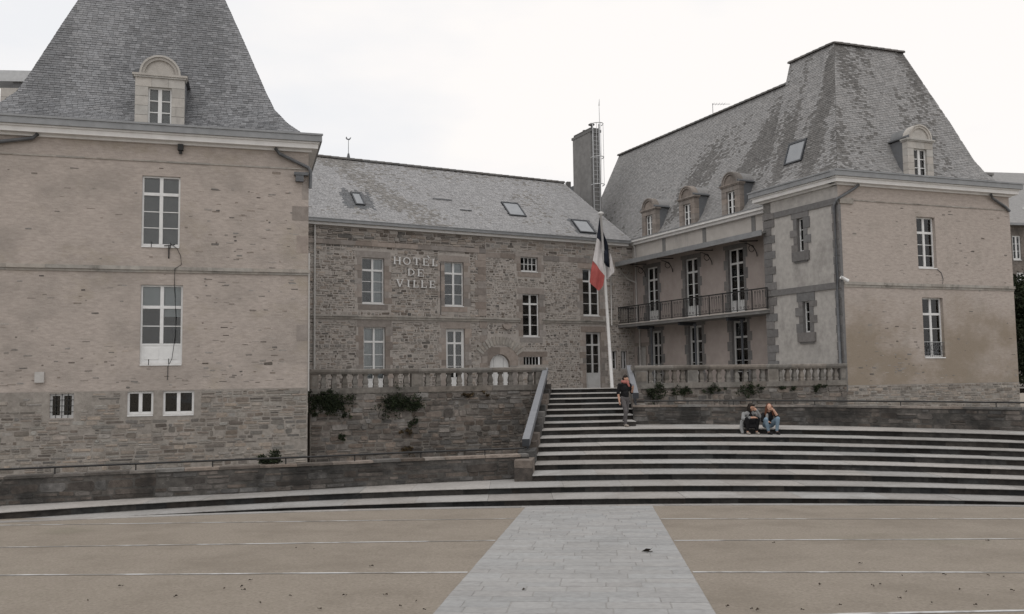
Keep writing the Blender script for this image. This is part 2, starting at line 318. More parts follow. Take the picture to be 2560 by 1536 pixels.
def window(pl,parent,u0,u1,z0,z1,depth=.2,transom=None,rows=3,top_rows=1,panel=0.,cols=2,fw=.06,mid=.11,bar=.028,mt='white',curt=None,name='window',sill=True,th=.06,label=None,host=None):
    """casement: frame is the part, panes / curtains / sill are its pieces. curt[(col,row)] = material, row 0 = top"""
    b=MB(); D=-depth; e=.004
    b.box(pl,u0-e,u0+fw,z0,z1+e,D,D+th,.5); b.box(pl,u1-fw,u1+e,z0,z1+e,D,D+th,.5)
    b.box(pl,u0+fw,u1-fw,z1-fw,z1+e,D,D+th-.004,.5); b.box(pl,u0+fw,u1-fw,z0-e,z0+fw*1.3,D,D+th-.004,.5)
    zb=z0+fw*1.3; zt=z1-fw
    if panel:
        b.box(pl,u0+fw,u1-fw,zb,z0+panel,D,D+th-.018,.5)
        for c in range(cols):
            wd=(u1-u0-2*fw)/cols; a=u0+fw+c*wd; b.box(pl,a+.08,a+wd-.08,zb+.08,z0+panel-.08,D,D+th-.006,.5)
        b.box(pl,u0+fw,u1-fw,z0+panel,z0+panel+.06,D,D+th-.008,.5); zb=z0+panel+.06
    rr=[]
    if transom:
        b.box(pl,u0+fw,u1-fw,transom-.05,transom+.05,D,D+th+.012,.5)
        h=(zt-transom-.05)/top_rows; rr+=[(zt-(i+1)*h,zt-i*h) for i in range(top_rows)]; zl=transom-.05
    else: zl=zt
    h=(zl-zb)/rows; rr+=[(zl-(i+1)*h,zl-i*h) for i in range(rows)]
    cw=(u1-u0-2*fw); cc=[]
    for c in range(cols):
        a=u0+fw+cw*c/cols; z=u0+fw+cw*(c+1)/cols
        if c>0: a+=mid/2
        if c<cols-1: z-=mid/2
        cc.append((a,z))
        if c>0: b.box(pl,a-mid,a,zb,zt,D,D+th+.005,.5)
    st=.032
    for (a,z) in cc:
        for i,(c,d) in enumerate(rr):
            nt_=1 if transom else 0
            if i>0 and not(transom and i==top_rows): b.box(pl,a,z,d-bar/2,d+bar/2,D+.01,D+th-.012,.5)
    o=b.build(name,mt,parent)
    if label: o['label']=label
    o=host or o
    for ci,(a,z) in enumerate(cc):
        for ri,(c,d) in enumerate(rr):
            bx('pane','glass',o,pl,a-.01,z+.01,c,d,D+.018,D+.024)
            k=(curt or {}).get((ci,ri)) or (curt or {}).get('all')
            if k:
                fr=1.
                if isinstance(k,tuple): k,fr=k
                bx('curtain',k,o,pl,a-.03,z+.03,d-(d-c)*fr+.001,d-.001,D-.09,D-.08)
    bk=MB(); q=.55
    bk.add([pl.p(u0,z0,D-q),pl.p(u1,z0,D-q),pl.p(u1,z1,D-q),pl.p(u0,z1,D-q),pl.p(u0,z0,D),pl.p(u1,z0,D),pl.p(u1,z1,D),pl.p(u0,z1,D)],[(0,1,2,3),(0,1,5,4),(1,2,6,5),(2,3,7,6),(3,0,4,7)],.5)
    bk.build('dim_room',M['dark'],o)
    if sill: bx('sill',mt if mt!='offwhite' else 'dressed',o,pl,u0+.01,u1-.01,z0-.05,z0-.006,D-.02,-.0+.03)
    return o
def slates(P,W,Stot,mt,parent,exp=.10,wid=.18,lift=.014,tick=.008,limit=300,holes=(),matf=None,vis=None,s0=0.):
    """P(w,s) -> point on the roof surface, W(s) -> (w0,w1)"""
    lst=[]; s=s0; row=0
    while s<Stot-.02:
        s1=min(s+exp*1.0,Stot); a,b=W(s); a1,b1=W(s1)
        w=a-(wid*.5 if row%2 else 0)+U(-.03,.03)
        ce=(P((a+b)/2,s)); du=(P((a+b)/2+.1,s)-ce); ds=(P((a+b)/2,min(s+.05,Stot))-P((a+b)/2,min(s+.05,Stot)-.05)); n=du.cross(ds)
        n=n.normalized() if n.length>0 else Vector((0,0,1))
        if n.z<0: n=-n
        while w<b:
            ww=wid*U(.8,1.2); x0,x1=max(w,a)+.004,min(w+ww,b)-.004; w+=ww
            if x1-x0<.03: continue
            um,sm=(x0+x1)/2,(s+s1)/2
            if any(h[0]<um<h[1] and h[2]<sm<h[3] for h in holes): continue
            lf=lift*U(.7,1.5); dr=U(-.006,.006)
            t0,t1=max(x0,a1),min(x1,b1)
            if t1-t0<.01: continue
            pb0,pb1,pt0,pt1=P(x0,s+dr if s>0 else s),P(x1,s+dr if s>0 else s),P(t0,s1),P(t1,s1)
            vs=[pb0+n*lf,pb1+n*lf,pt1+n*.004,pt0+n*.004,pb0+n*(lf-tick),pb1+n*(lf-tick)]
            mm=matf(um,sm) if matf else mt
            lst.append(((x1-x0)*(s1-s)/max(1,(pb0.y)**2)*(1 if not vis or vis(um,sm) else .01),vs,[(0,1,2,3),(4,5,1,0),(0,3,4),(1,5,2)],R(),mm))
        s=s1; row+=1
    pieces(lst,'slate',mt,parent,limit)
def profile(pts):
    L=[0]
    for i in range(1,len(pts)): L.append(L[-1]+math.hypot(pts[i][0]-pts[i-1][0],pts[i][1]-pts[i-1][1]))
    def f(s):
        s=min(max(s,0),L[-1])
        for i in range(1,len(L)):
            if s<=L[i]+1e-9:
                t=(s-L[i-1])/(L[i]-L[i-1]); return pts[i-1][0]+(pts[i][0]-pts[i-1][0])*t, pts[i-1][1]+(pts[i][1]-pts[i-1][1])*t
        return pts[-1]
    return f,L[-1],L
def cap_tiles(pts,name,parent,r=.11,step=.42):
    """overlapping ridge tiles along a line"""
    a,b=[Vector(q) for q in pts]; n=max(1,int((b-a).length/step)); d=(b-a)/n; x=d.normalized().cross(Vector((0,0,1))).normalized()
    up=x.cross(d.normalized())
    for i in range(n):
        m=MB(); p0=a+d*i; p1=a+d*(i+1.12); vs=[]
        for p,rr in ((p0,r),(p1,r*1.22)):
            vs+=[p+x*(rr*math.cos(t))+up*(rr*.75*math.sin(t)) for t in (-.3,.45,1.1,1.571,2.04,2.69,3.44)]
        m.add(vs,[(j,j+1,8+j,7+j) for j in range(6)]+[tuple(range(7)),tuple(range(13,6,-1))]); m.build(name,'ridge',parent)
# ------------------------------------------------------------------ ground
HS=.165
def gz(x,y): return .0523*(21-max(y,-12)) + .006*max(0,-x) if y<21.3 else -.05
def ground():
    xs=[-900,-300,-120,-60]+[-40+4*i for i in range(21)]+[60,120,300,900]; ys=[-900,-300,-100,-40,-12]+[-10+2*i for i in range(16)]+[21.29,21.31,26,40,80,200,1000,3000]
    b=MB(); n=len(xs)
    vs=[(x,y,gz(max(min(x,60),-14),y)) for y in ys for x in xs]
    b.add(vs,[(j*n+i,j*n+i+1,(j+1)*n+i+1,(j+1)*n+i) for j in range(len(ys)-1) for i in range(n-1)],.5)
    return tag(b.build('ground','sand'),kind='structure')
GROUND=ground()
A_=[20.97,21.95,23.0,24.08,25.05,26.0,27.1,28.2]; B_=[.0157,.018,.0235,.028,.0305,.034,.039,.044]; X_=[2,2.2,2.4,2.6,2.7,2.9,3.1,3.4]
def YK(k,x):
    if k<=8: return A_[k-1]-B_[k-1]*(x-X_[k-1])**2
    return [29.2,30.2,31.25,32.3,33.35,34.5,35.8,36.9][k-9]+.12*(x-2.4)
def XLF(y): return .9+.085*(y-28)
def XRT(y): return 4.12+.085*(y-30)
# path
PA=math.atan(218/2200.); pd=Vector((math.sin(PA),math.cos(PA),0)); pn=Vector((math.cos(PA),-math.sin(PA),0)); PO=Vector((1.71,20.6,0)); PW=2.92
def pp(a,s,l): q=PO+pn*a-pd*s; q.z=gz(q.x,q.y)+l; return q
b=MB(); ss=[-.2+2.*i for i in range(18)]
b.add([pp(x,s,.004) for s in ss for x in(-PW/2,PW/2)],[(2*i,2*i+1,2*i+3,2*i+2) for i in range(len(ss)-1)],.5)
path=tag(b.build('path','joint'),kind='structure')
lst=[]; s=-.15; row=0
while s<33.5:
    h=U(.27,.33); x=-PW/2+U(-.008,.006); XE=PW/2+U(-.006,.008)
    while x<XE-.03:
        wd=U(.42,.72) if x>-PW/2+.1 else U(.2,.7)
        if XE-x-wd<.2: wd=XE-x
        e=U(.003,.007); l=.009+U(0,.004); q0,q1,r0,r1=x+e,x+wd-e,s+e,s+h-e
        vs=[pp(q0,r1,.003),pp(q1,r1,.003),pp(q1,r0,.003),pp(q0,r0,.003)]; i=.004
        vs+=[pp(q0+i,r1-i,l),pp(q1-i,r1-i,l),pp(q1-i,r0+i,l),pp(q0+i,r0+i,l)]
        lst.append((10-s*.001 if 0<=s<12.2 else 1-s*.01,vs,[(4,5,6,7),(0,1,5,4),(1,2,6,5),(2,3,7,6),(3,0,4,7)],R())); x+=wd
    s+=h; row+=1
pieces(lst,'paving_slab','paver',path,300,'far_paving_slabs')
# pale flush strips across the sand
def strip(name,pts,wd,mt,l=.006,parent=None):
    b=MB(); v=[]
    for i,(x,y) in enumerate(pts): 
        for s in(-wd/2,wd/2): v.append((x,y+s,gz(x,y+s)+l))
    b.add(v,[(2*i,2*i+1,2*i+3,2*i+2) for i in range(len(pts)-1)],.5); return tag(b.build(name,mt,parent),kind='structure')
def edge_x(y): # path edges at a given y
    t=(PO.y-y)/pd.y; c=PO.x-pd.x*t; return c-PW/2/pn.x-.02, c+PW/2/pn.x+.02
GP=None
def gpt(x,y):  # photo pixel -> ground
    r=FW+CR*((x-1280)/F_PX)-CU*((y-768)/F_PX); t=(EYE-.0523*21)/(-r.z-.0523*r.y) if False else None
    # EYE + t r.z = .0523*(21 - t r.y)
    t=(.0523*21-EYE)/(r.z+.0523*r.y); return r.x*t,r.y*t
for yl,ym,yr in((1322,1299,1298),(1377,1353,1348),(1447,1432,1432),(1560,1545,1528)):
    p0=gpt(0,yl);p1=gpt(1200,ym);p2=gpt(1700,ym-1);p3=gpt(2560,yr)
    for (a,bb,side) in((p0,p1,0),(p2,p3,1)):
        k=(bb[1]-a[1])/(bb[0]-a[0])
        if side==0: x1=edge_x(bb[1])[0]; x0=a[0]-8
        else: x0=edge_x(a[1])[1]; x1=bb[0]+8
        pts=[]
        for i in range(13):
            x=x0+(x1-x0)*i/12; pts.append((x,(bb if side==0 else a)[1]+k*(x-(bb if side==0 else a)[0])+.01*math.sin(x*1.7)))
        strip('paving_strip',pts,.08,'strip')
# kerb strip at the foot of the steps
b=MB(); lst=[]; x=-11.5
while x<17:
    wd=U(1.0,1.6); y0,y1=YK(1,x),YK(1,x+wd); l=.022
    vs=[(x+.004,y0-.34,gz(x,y0-.34)+l-.012),(x+wd-.004,y1-.34,gz(x+wd,y1-.34)+l-.012),(x+wd-.004,y1+.08,gz(x+wd,y1+.08)+l-.012),(x+.004,y0+.08,gz(x,y0+.08)+l-.012)]
    b.hexa([(q[0],q[1],q[2]-.1) for q in vs]+vs); x+=wd
tag(b.build('kerb_strip','tread'),kind='structure')
# ------------------------------------------------------------------ steps
WR=[(4.1,30.38),(6.2,30.05),(8.19,29.35),(10,28.35),(11.49,27.21),(12.9,26.1),(14.33,24.8),(16,23.2),(18,21.2),(20,18.9)]
WLp=[(-15,18.15),(-13,19.1),(-11.42,19.79),(-8.29,20.86),(-6.5,21.45),(-4.79,21.98),(-2.91,22.7),(-1.2,23.2),(.4,23.62)]
def interp(pts,x):
    for (a,b_),(c,d) in zip(pts,pts[1:]):
        if x<=c: return b_+(d-b_)*(x-a)/(c-a)
    return pts[-1][1]
stair=thing('stone_steps',(2.5,21,0),'broad curved flight of pale granite steps with black risers up to the terrace','steps')
for k in range(1,16):
    z=k*HS; th=.024
    if k<=2: x0,x1=(-14.5 if k==2 else -13.0),18.
    elif k<=8: x0=XLF(YK(k,.7)); x1=18.5
    else: x0=XLF(YK(k,1.2)); x1=XRT(YK(k,4.2))
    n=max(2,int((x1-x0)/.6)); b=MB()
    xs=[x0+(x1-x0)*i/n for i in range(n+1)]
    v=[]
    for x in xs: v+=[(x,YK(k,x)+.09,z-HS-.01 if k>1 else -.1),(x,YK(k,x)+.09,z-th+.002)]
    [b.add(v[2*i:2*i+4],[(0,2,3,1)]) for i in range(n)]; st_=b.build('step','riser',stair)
    x=x0
    while x<x1-.05:
        wd=U(1.1,1.9)
        if x1-x-wd<.6: wd=x1-x
        m=6; b=MB(); pts=[]
        for i in range(m+1):
            xx=x+.003+(wd-.006)*i/m
            yf=YK(k,xx)
            if k==2: yb=(interp(WLp,xx)+.1 if xx<.35 else YK(3,xx)+.12)
            elif k==1: yb=YK(2,xx)+.12
            elif k<8: yb=YK(k+1,xx)+.12
            elif k==8: yb=(interp(WR,xx)+.1 if xx>4.05 else YK(9,xx)+.12)
            else: yb=YK(k+1,xx)+.12
            pts.append((xx,yf+(U(-.012,.012) if 0<i<m else U(-.004,.004)),yb))
        dz=U(-.003,.003); r=.012; vs=[]; fs=[]
        for (xx,yf,yb) in pts: vs+=[(xx,yf+.004,z-th+dz),(xx,yf,z-r+dz),(xx,yf+r,z+dz),(xx,yb,z+dz),(xx,yb,z-th+dz)]
        for i in range(m):
            a=5*i
            for q in range(5): fs.append((a+q,a+(q+1)%5,a+5+(q+1)%5,a+5+q))
        fs+=[(0,1,2,3,4),(5*m+4,5*m+3,5*m+2,5*m+1,5*m)]
        b.add(vs,fs); b.build('tread_slab','tread',st_); x+=wd
# courtyard behind the terrace walls
b=MB(); CY=2.1
b.add([(-9,32.2,CY),(1.4,35.8,CY),(1.6,36.9,CY),(4.85,37.2,CY),(4.95,34.6,CY),(13.6,37.2,CY),(40,50,CY),(40,75,CY),(-22,75,CY),(-22,40,CY)],[tuple(range(10))],.5)
tag(b.build('courtyard','gravel'),kind='structure')
b=MB(); b.add([(-16,19,-.03),(.5,23.7,-.03),(1.5,35.6,-.03),(-7.3,32.,-.03),(-16.5,29,-.03)],[(0,1,2,3,4)],.5); tag(b.build('ramp_path','gravel'),kind='structure')
b=MB(); b.add([(4.2,30.5,1.3),(11.5,27.4,1.3),(20,19,1.3),(26,41,1.3),(13.9,37.2,1.3),(4.9,34.8,1.3)],[tuple(range(6))],.5); tag(b.build('side_path','gravel'),kind='structure')
# ------------------------------------------------------------------ low curved walls
class Cv:
    def __init__(s,pts):
        # resample smoothly
        P=[Vector((x,y,0)) for x,y in pts]; q=[]
        for i in range(len(P)-1):
            p0,p1,p2,p3=P[max(i-1,0)],P[i],P[i+1],P[min(i+2,len(P)-1)]
            for j in range(6):
                t=j/6; q.append(.5*((2*p1)+(p2-p0)*t+(2*p0-5*p1+4*p2-p3)*t*t+(3*p1-p0-3*p2+p3)*t**3))
        q.append(P[-1]); s.q=q; s.L=[0]
        for a,b in zip(q,q[1:]): s.L.append(s.L[-1]+(b-a).length)
        s.len=s.L[-1]
    def p(s,u,z,d=0):
        u=min(max(u,0),s.len-1e-6); i=0
        import bisect
        i=min(max(bisect.bisect_right(s.L,u)-1,0),len(s.q)-2)
        a,b=s.q[i],s.q[i+1]; t=(u-s.L[i])/(s.L[i+1]-s.L[i]); dr=(b-a).normalized()
        return a+(b-a)*t+Vector((dr.y,-dr.x,0))*d+Vector((0,0,z))
def curved_wall(name,cv,z0,z1,th,root,u0=0,u1=None):
    u1=u1 or cv.len; n=int((u1-u0)/.7)+1; b=MB(); v=[]
    for i in range(n+1):
        u=u0+(u1-u0)*i/n; v+=[cv.p(u,z0,0),cv.p(u,z1,0),cv.p(u,z1,-th),cv.p(u,z0,-th)]
    f=[]
    for i in range(n):
        a=4*i; f+=[(a,a+4,a+5,a+1),(a+1,a+5,a+6,a+2),(a+2,a+6,a+7,a+3)]
    f+=[(0,1,2,3),(4*n+3,4*n+2,4*n+1,4*n)]
    b.add(v,f,.5); body=b.build('wall_core','grime_mortar',root)
    pieces(rubble(cv.p,u0+.02,u1-.02,z0+.01,z1-.05,hr=(.11,.22),wr=(.22,.6),gap=.016,proud=(-.002,.018)),'wall_stone','grime',body,300)
    u=u0
    while u<u1-.05:
        wd=min(U(.5,1.1),u1-u); b=MB(); m=[cv.p(u+.004,0,.03+U(-.01,.01)),cv.p(u+wd-.004,0,.03+U(-.01,.01)),cv.p(u+wd-.004,0,-th-.02),cv.p(u+.004,0,-th-.02)]; zt=z1+.03+U(-.008,.008)
        b.hexa([q+Vector((0,0,z1-.03)) for q in m]+[q+Vector((0,0,zt)) for q in m]); b.build('coping_stone','rubble_dark',root); u+=wd
    return body
def pipe_rail(cv,u0,u1,zt,zr,label,step=1.7):
    t=thing('pipe_handrail',cv.p(u0,zt,-.12),label,'handrail','black pipe rails on the low walls')
    n=int((u1-u0)/.5)+1
    one('rail',lambda b:b.tube([cv.p(u0+(u1-u0)*i/n,zr,-.12) for i in range(n+1)],.024,8),'iron',t,True)
    u=u0+.6
    while u<u1:
        one('bracket',lambda b:b.tube([cv.p(u,zt-.02,-.12),cv.p(u,zr,-.12)],.016,6),'iron',t); u+=step
LW=Cv(WLp); RW=Cv(WR)
t=thing('low_stone_wall',(-6,21.5,.33),'long low blackened stone wall below the left pavilion, on the second step','wall','low curved walls on the steps')
curved_wall('w',LW,.20,.94,.30,t)
t=thing('low_stone_wall',(11,27.6,1.32),'low blackened stone wall behind the two seated people','wall','low curved walls on the steps')
curved_wall('w',RW,1.28,1.94,.30,t)
pipe_rail(LW,1.0,LW.len-.1,.96,1.12,'thin black pipe handrail along the low wall left of the steps')
pipe_rail(RW,.15,RW.len-.5,1.96,2.11,'thin black pipe handrail above the low wall behind the seated people',2.6)
# ------------------------------------------------------------------ terrace walls
def seg(a,b): return Pl(a[0],a[1],math.atan2(b[1]-a[1],b[0]-a[0])), math.hypot(b[0]-a[0],b[1]-a[1])
TL,tl=seg((-7.35,32.0),(1.32,35.45)); TR,tr=seg((4.72,34.3),(13.98,37.0))
def terrace(pl,ln,z0,label):
    t=thing('terrace_wall',pl.p(ln/2,z0),label,'wall','terrace retaining walls')
    core=wall(pl,'wall_core',t,0,ln,z0,2.46,[],'mortar_dark',.5)
    pieces(rubble(pl.p,.02,ln-.02,z0+.02,2.44,hr=(.09,.26),wr=(.16,.58),gap=.024,proud=(.0,.045)),'wall_stone','rubble_dark',core,300)
    return t
terrace(TL,tl,-.05,'rough stone retaining wall under the left balustrade, grown with weeds')
terrace(TR,tr,1.25,'short rough stone retaining wall under the right balustrade')
def balustrade(pl,ln,piers,counts,label):
    t=thing('stone_balustrade',pl.p(ln/2,2.46),label,'balustrade','terrace balustrades')
    u=-.02
    while u<ln-.05:
        wd=min(U(1.0,1.7),ln-u); bx('plinth_block','balus',t,pl,u+.003,u+wd-.003,2.462,2.67+U(-.008,.008),-.26,.05+U(-.012,.012)); 
        b=MB(); z=3.2; prof=[(.035,z-.03),(.055,z+.0),(.085,z+.06),(.085,z+.13),(.06,z+.165)]
        poly=[(q,zz) for q,zz in prof]; b2=[]
        vs=[]
        for uu in(u+.003,u+wd-.003): vs+=[pl.p(uu,zz,q) for q,zz in poly]+[pl.p(uu,zz,-.22-q) for q,zz in reversed(poly)]
        n=10; b.add(vs,[(i,(i+1)%n,n+(i+1)%n,n+i) for i in range(n)]+[tuple(range(n)),tuple(range(2*n-1,n-1,-1))]); b.build('rail_block','balus',t); u+=wd
    def baluster(uc):
        b=MB(); vs=[]; pr=[(.095,2.67),(.095,2.74),(.075,2.76),(.098,2.86),(.085,2.95),(.06,3.05),(.058,3.1),(.09,3.12),(.09,3.18)]
        for hw,z in pr: vs+=[pl.p(uc-hw,z,-.11+hw*.9),pl.p(uc+hw,z,-.11+hw*.9),pl.p(uc+hw,z,-.11-hw*.9),pl.p(uc-hw,z,-.11-hw*.9)]
        fs=[(4*i+j,4*i+(j+1)%4,4*i+4+(j+1)%4,4*i+4+j) for i in range(len(pr)-1) for j in range(4)]
        b.add(vs,fs); b.build('baluster','balus',t)
    for (a,c) in piers:
        bx('pier','balus',t,pl,a,c,2.665,3.178,-.235,.025)
        bx('pier_panel','balus',t,pl,a+.06,c-.06,2.74,3.11,.02,.034)
    for (a,c),(e,f),n in zip(piers,piers[1:],counts):
        for i in range(n): baluster(c+(e-c)*(i+.5)/n)
pxu=lambda pl,x,y=945: pl.at(x,y)[0]
pi=[(0.0,.3),(pxu(TL,1029),pxu(TL,1057)),(tl-.42,tl)]
balustrade(TL,tl,pi,[9,11],'grey weathered stone balustrade left of the steps')
pi=[(0.02,.55),(pxu(TR,1719),pxu(TR,1745)),(pxu(TR,1920),pxu(TR,1946)),(tr-.3,tr-.01)]
balustrade(TR,tr,pi,[5,8,9],'grey weathered stone balustrade right of the steps, beside the right pavilion')
# ------------------------------------------------------------------ cheek wall and rails of the upper flight
t=thing('stair_cheek_wall',(.5,24,.5),'stepped stone cheek wall under the left grey handrail','wall')
for k in range(2,15):
    y0=23.35 if k==2 else YK(k,1.0)+.02; y1=YK(k+1,1.0)+.02; zt=k*HS+.36
    x0,x1=XLF(y0),XLF(y1); b=MB(); q=[(x0-.47,y0,.2),(x0-.004,y0,.2),(x1-.004,y1-.004,.2),(x1-.47,y1-.004,.2)]
    b.hexa(q+[(a,c,zt+U(-.02,.02)) for a,c,_ in q]); b.build('cheek_block','rubble_dark' if k%3==0 else 'grime',t)
pl_,ln_=seg((XLF(23.4)-.48,23.33),(XLF(23.4)+.01,23.34))
pieces(rubble(pl_.p,.01,ln_-.01,.3,.66,hr=(.12,.2),wr=(.2,.4),gap=.012,proud=(.0,.015)),'wall_stone','rubble_dark',t)
def big_rail(a,b_,n,label,zf,side):
    t=thing('metal_handrail',(a[0],a[1],a[2]-.8),label,'handrail','flat grey handrails of the steps')
    A=Vector(a);B=Vector(b_)
    one('rail',lambda q:q.beam(A,B,.2,.2),'steel',t)
    d=(B-A)
    one('end_plate',lambda q:q.beam(A-d.normalized()*.012,A-d.normalized()*.002,.204,.204),'darksteel',t)
    for i in range(n):
        f=(i+.3)/n; p=A+d*f; zb=zf(p.y)
        one('post',lambda q:q.beam(Vector((p.x+side,p.y,zb)),Vector((p.x+side,p.y,p.z-.02)),.045,.10,up=Vector((0,1,0))),'darksteel',t)
big_rail((.33,24.2,1.23),(1.34,35.9,3.24),26,'wide flat grey metal handrail on the left side of the steps',lambda y:(1.05 if y<25 else .36+HS*(2+max(0,(y-23)/1.04))-.1),.03)
big_rail((4.22,30.45,2.30),(4.78,36.3,3.30),13,'wide flat grey metal handrail on the right of the steps beside the standing person',lambda y:(1.9 if y<31.5 else HS*(8+(y-28.2)/1.08)-.1),0)
RC=thing('stair_cheek_wall',(4.3,31,1.3),'short stone cheek wall under the right grey handrail','wall')
for k in range(9,15):
    y0=max(YK(k,4.2)+.02,30.72); y1=min(YK(k+1,4.3)+.02,34.5)
    if y1<=y0+.05: continue
    x0,x1=XRT(y0),XRT(y1); b=MB(); zt=k*HS+.34; q=[(x0+.004,y0,.9),(x0+.42,y0,.9),(x1+.42,y1-.004,.9),(x1+.004,y1-.004,.9)]
    b.hexa(q+[(a_,c,zt+U(-.02,.02)) for a_,c,_ in q]); b.build('cheek_block','rubble_dark' if k%2 else 'mortar_dark',RC)
# ------------------------------------------------------------------ shared building pieces
def px_of(p):
    v=p-Vector((0,0,EYE)); d=v.dot(FW); return 1280+F_PX*v.dot(CR)/d, 768-F_PX*v.dot(CU)/d
def find_ws(P,W,Stot,x,y):
    best=None; r=(0,Stot,0.,1.)
    s0,s1,a0,a1=r
    for it in range(5):
        best=None
        for i in range(13):
            for j in range(13):
                s=s0+(s1-s0)*i/12; a=a0+(a1-a0)*j/12; w0,w1=W(s); q=px_of(P(w0+(w1-w0)*a,s)); e=(q[0]-x)**2+(q[1]-y)**2
                if best is None or e<best[0]: best=(e,s,a)
        ds,da=(s1-s0)/8,(a1-a0)/8; s0,s1=max(0,best[1]-ds),min(Stot,best[1]+ds); a0,a1=max(0,best[2]-da),min(1,best[2]+da)
    w0,w1=W(best[1]); return w0+(w1-w0)*best[2],best[1]
def side_pl(pl,u):   # plane through pl at u, running backwards, facing +u
    q=Pl(0,0,0); q.o=pl.p(u,0); q.u=-pl.n; q.n=pl.u.copy(); return q
def cornice(parent,runs,z,ov=.45):
    for pl,u0,u1,m0,m1 in runs:   # m0/m1: grow with the projection at that end
        for i,(za,zb,d,mt,nm) in enumerate([(z-.03,z+.06,.10,'cornice','cornice_bed'),(z+.06,z+.23,.30,'cornice','cornice_moulding'),(z+.23,z+.29,.35,'cornice','cornice_moulding'),(z+.29,z+.54,.43,'zinc','gutter')]):
            b=MB(); b.box(pl,u0-(d if m0 else 0),u1+(d if m1 else 0),za+.001,zb,-.3,d,.5); b.build(nm,mt,parent)
        b=MB(); b.box(pl,u0-(.46 if m0 else 0),u1+(.46 if m1 else 0),z+.50,z+.565,.40,.465,.5); b.build('gutter_lip','zinc',parent)
def hip_roof(parent,o,e1,e2,w,d,prof,mt,sl,holes={},name='roof',vis=None,lim=300,tiles=(),cut=None,matf={}):
    f,L,Ls=profile(prof)
    def mk(org,a,b_,wt):
        def P(x,s):
            q=f(s); return org+a*x+b_*q[0]+Vector((0,0,q[1]))
        def W(s):
            q=f(s)[0]; return (q,wt-q)
        return P,W
    fc={'front':mk(o,e1,e2,w),'left':mk(o,e2,e1,d),'right':mk(o+e1*w,e2,-e1,d),'back':mk(o+e2*d,e1,-e2,w)}
    if cut: fc['left']=(fc['left'][0],lambda s:(f(s)[0],cut[0]+cut[1]*max(0,f(s)[0])))
    b=MB()
    if cut:
        for s0,s1 in zip(Ls,Ls[1:]):
            P,W=fc['left']; p0,p1=P(W(s0)[1],s0),P(W(s1)[1],s1); b.add([p0,p1,p1+e1*(w-2*f(s1)[0]),p0+e1*(w-2*f(s0)[0])],[(0,1,2,3)],.5)
    for k,(P,W) in fc.items():
        if cut and k in('back',): continue
        for s0,s1 in zip(Ls,Ls[1:]):
            a,c=W(s0); a1,c1=W(s1); dn=Vector((0,0,-.03)); b.add([P(a,s0)+dn,P(c,s0)+dn,P(c1,s1)+dn,P(a1,s1)+dn],[(0,1,2,3)],.5)
    P,W=fc['front']; a,c=W(L); Pb,Wb=fc['back']
    if not cut: b.add([P(a,L),P(c,L),Pb(c,L),Pb(a,L)],[(0,1,2,3)],.5)
    else: q0=fc['left'][0](fc['left'][1](L)[1],L); b.add([P(a,L),P(c,L),q0+e1*(w-2*f(L)[0]),q0],[(0,1,2,3)],.5)
    rf=b.build(name,mt,parent)
    for k in sl: slates(*fc[k],L,mt,rf,limit=lim if k==sl[0] else 60,holes=holes.get(k,()),matf=matf.get(k))
    for k in tiles:
        P,W=fc[k]; a,c=W(L); cap_tiles((P(a,L),P(c,L)),'ridge_tile',rf,.12,.4)
    return rf,fc,L
def skylight(parent,P,W,L,px,name='skylight',wd=None):
    q=[find_ws(P,W,L,*c) for c in px]; w0=(q[0][0]+q[3][0])/2; w1=(q[1][0]+q[2][0])/2; s1=(q[0][1]+q[1][1])/2; s0=(q[2][1]+q[3][1])/2
    if w0>w1: w0,w1=w1,w0
    n=(P(w1,s0)-P(w0,s0)).cross(P(w0,s1)-P(w0,s0)).normalized()
    if n.z<0: n=-n
    def hx(a,b_,c,d,h0,h1): return [P(a,c)+n*h0,P(b_,c)+n*h0,P(b_,d)+n*h0,P(a,d)+n*h0,P(a,c)+n*h1,P(b_,c)+n*h1,P(b_,d)+n*h1,P(a,d)+n*h1]
    b=MB(); t=.075
    for a,b_,c,d in((w0,w0+t,s0,s1),(w1-t,w1,s0,s1),(w0+t,w1-t,s0,s0+t),(w0+t,w1-t,s1-t*1.4,s1)): b.hexa(hx(a,b_,c,d,-.02,.085),.5)
    o=b.build(name,'darksteel',parent)
    b=MB(); b.hexa(hx(w0+t,w1-t,s0+t,s1-t*1.4,.045,.055),.5); b.build('pane','skyglass',parent)
    return (w0,w1,s0,s1)
sg=mat('skylight_glass',(.20,.22,.245),(.25,.27,.295),2,rough=.12,spec=.8); M['skyglass']=sg
def arc(uc,zc,r,a0=0,a1=math.pi,n=14): return [(uc+r*math.cos(a0+(a1-a0)*i/n),zc+r*math.sin(a0+(a1-a0)*i/n)) for i in range(n+1)]
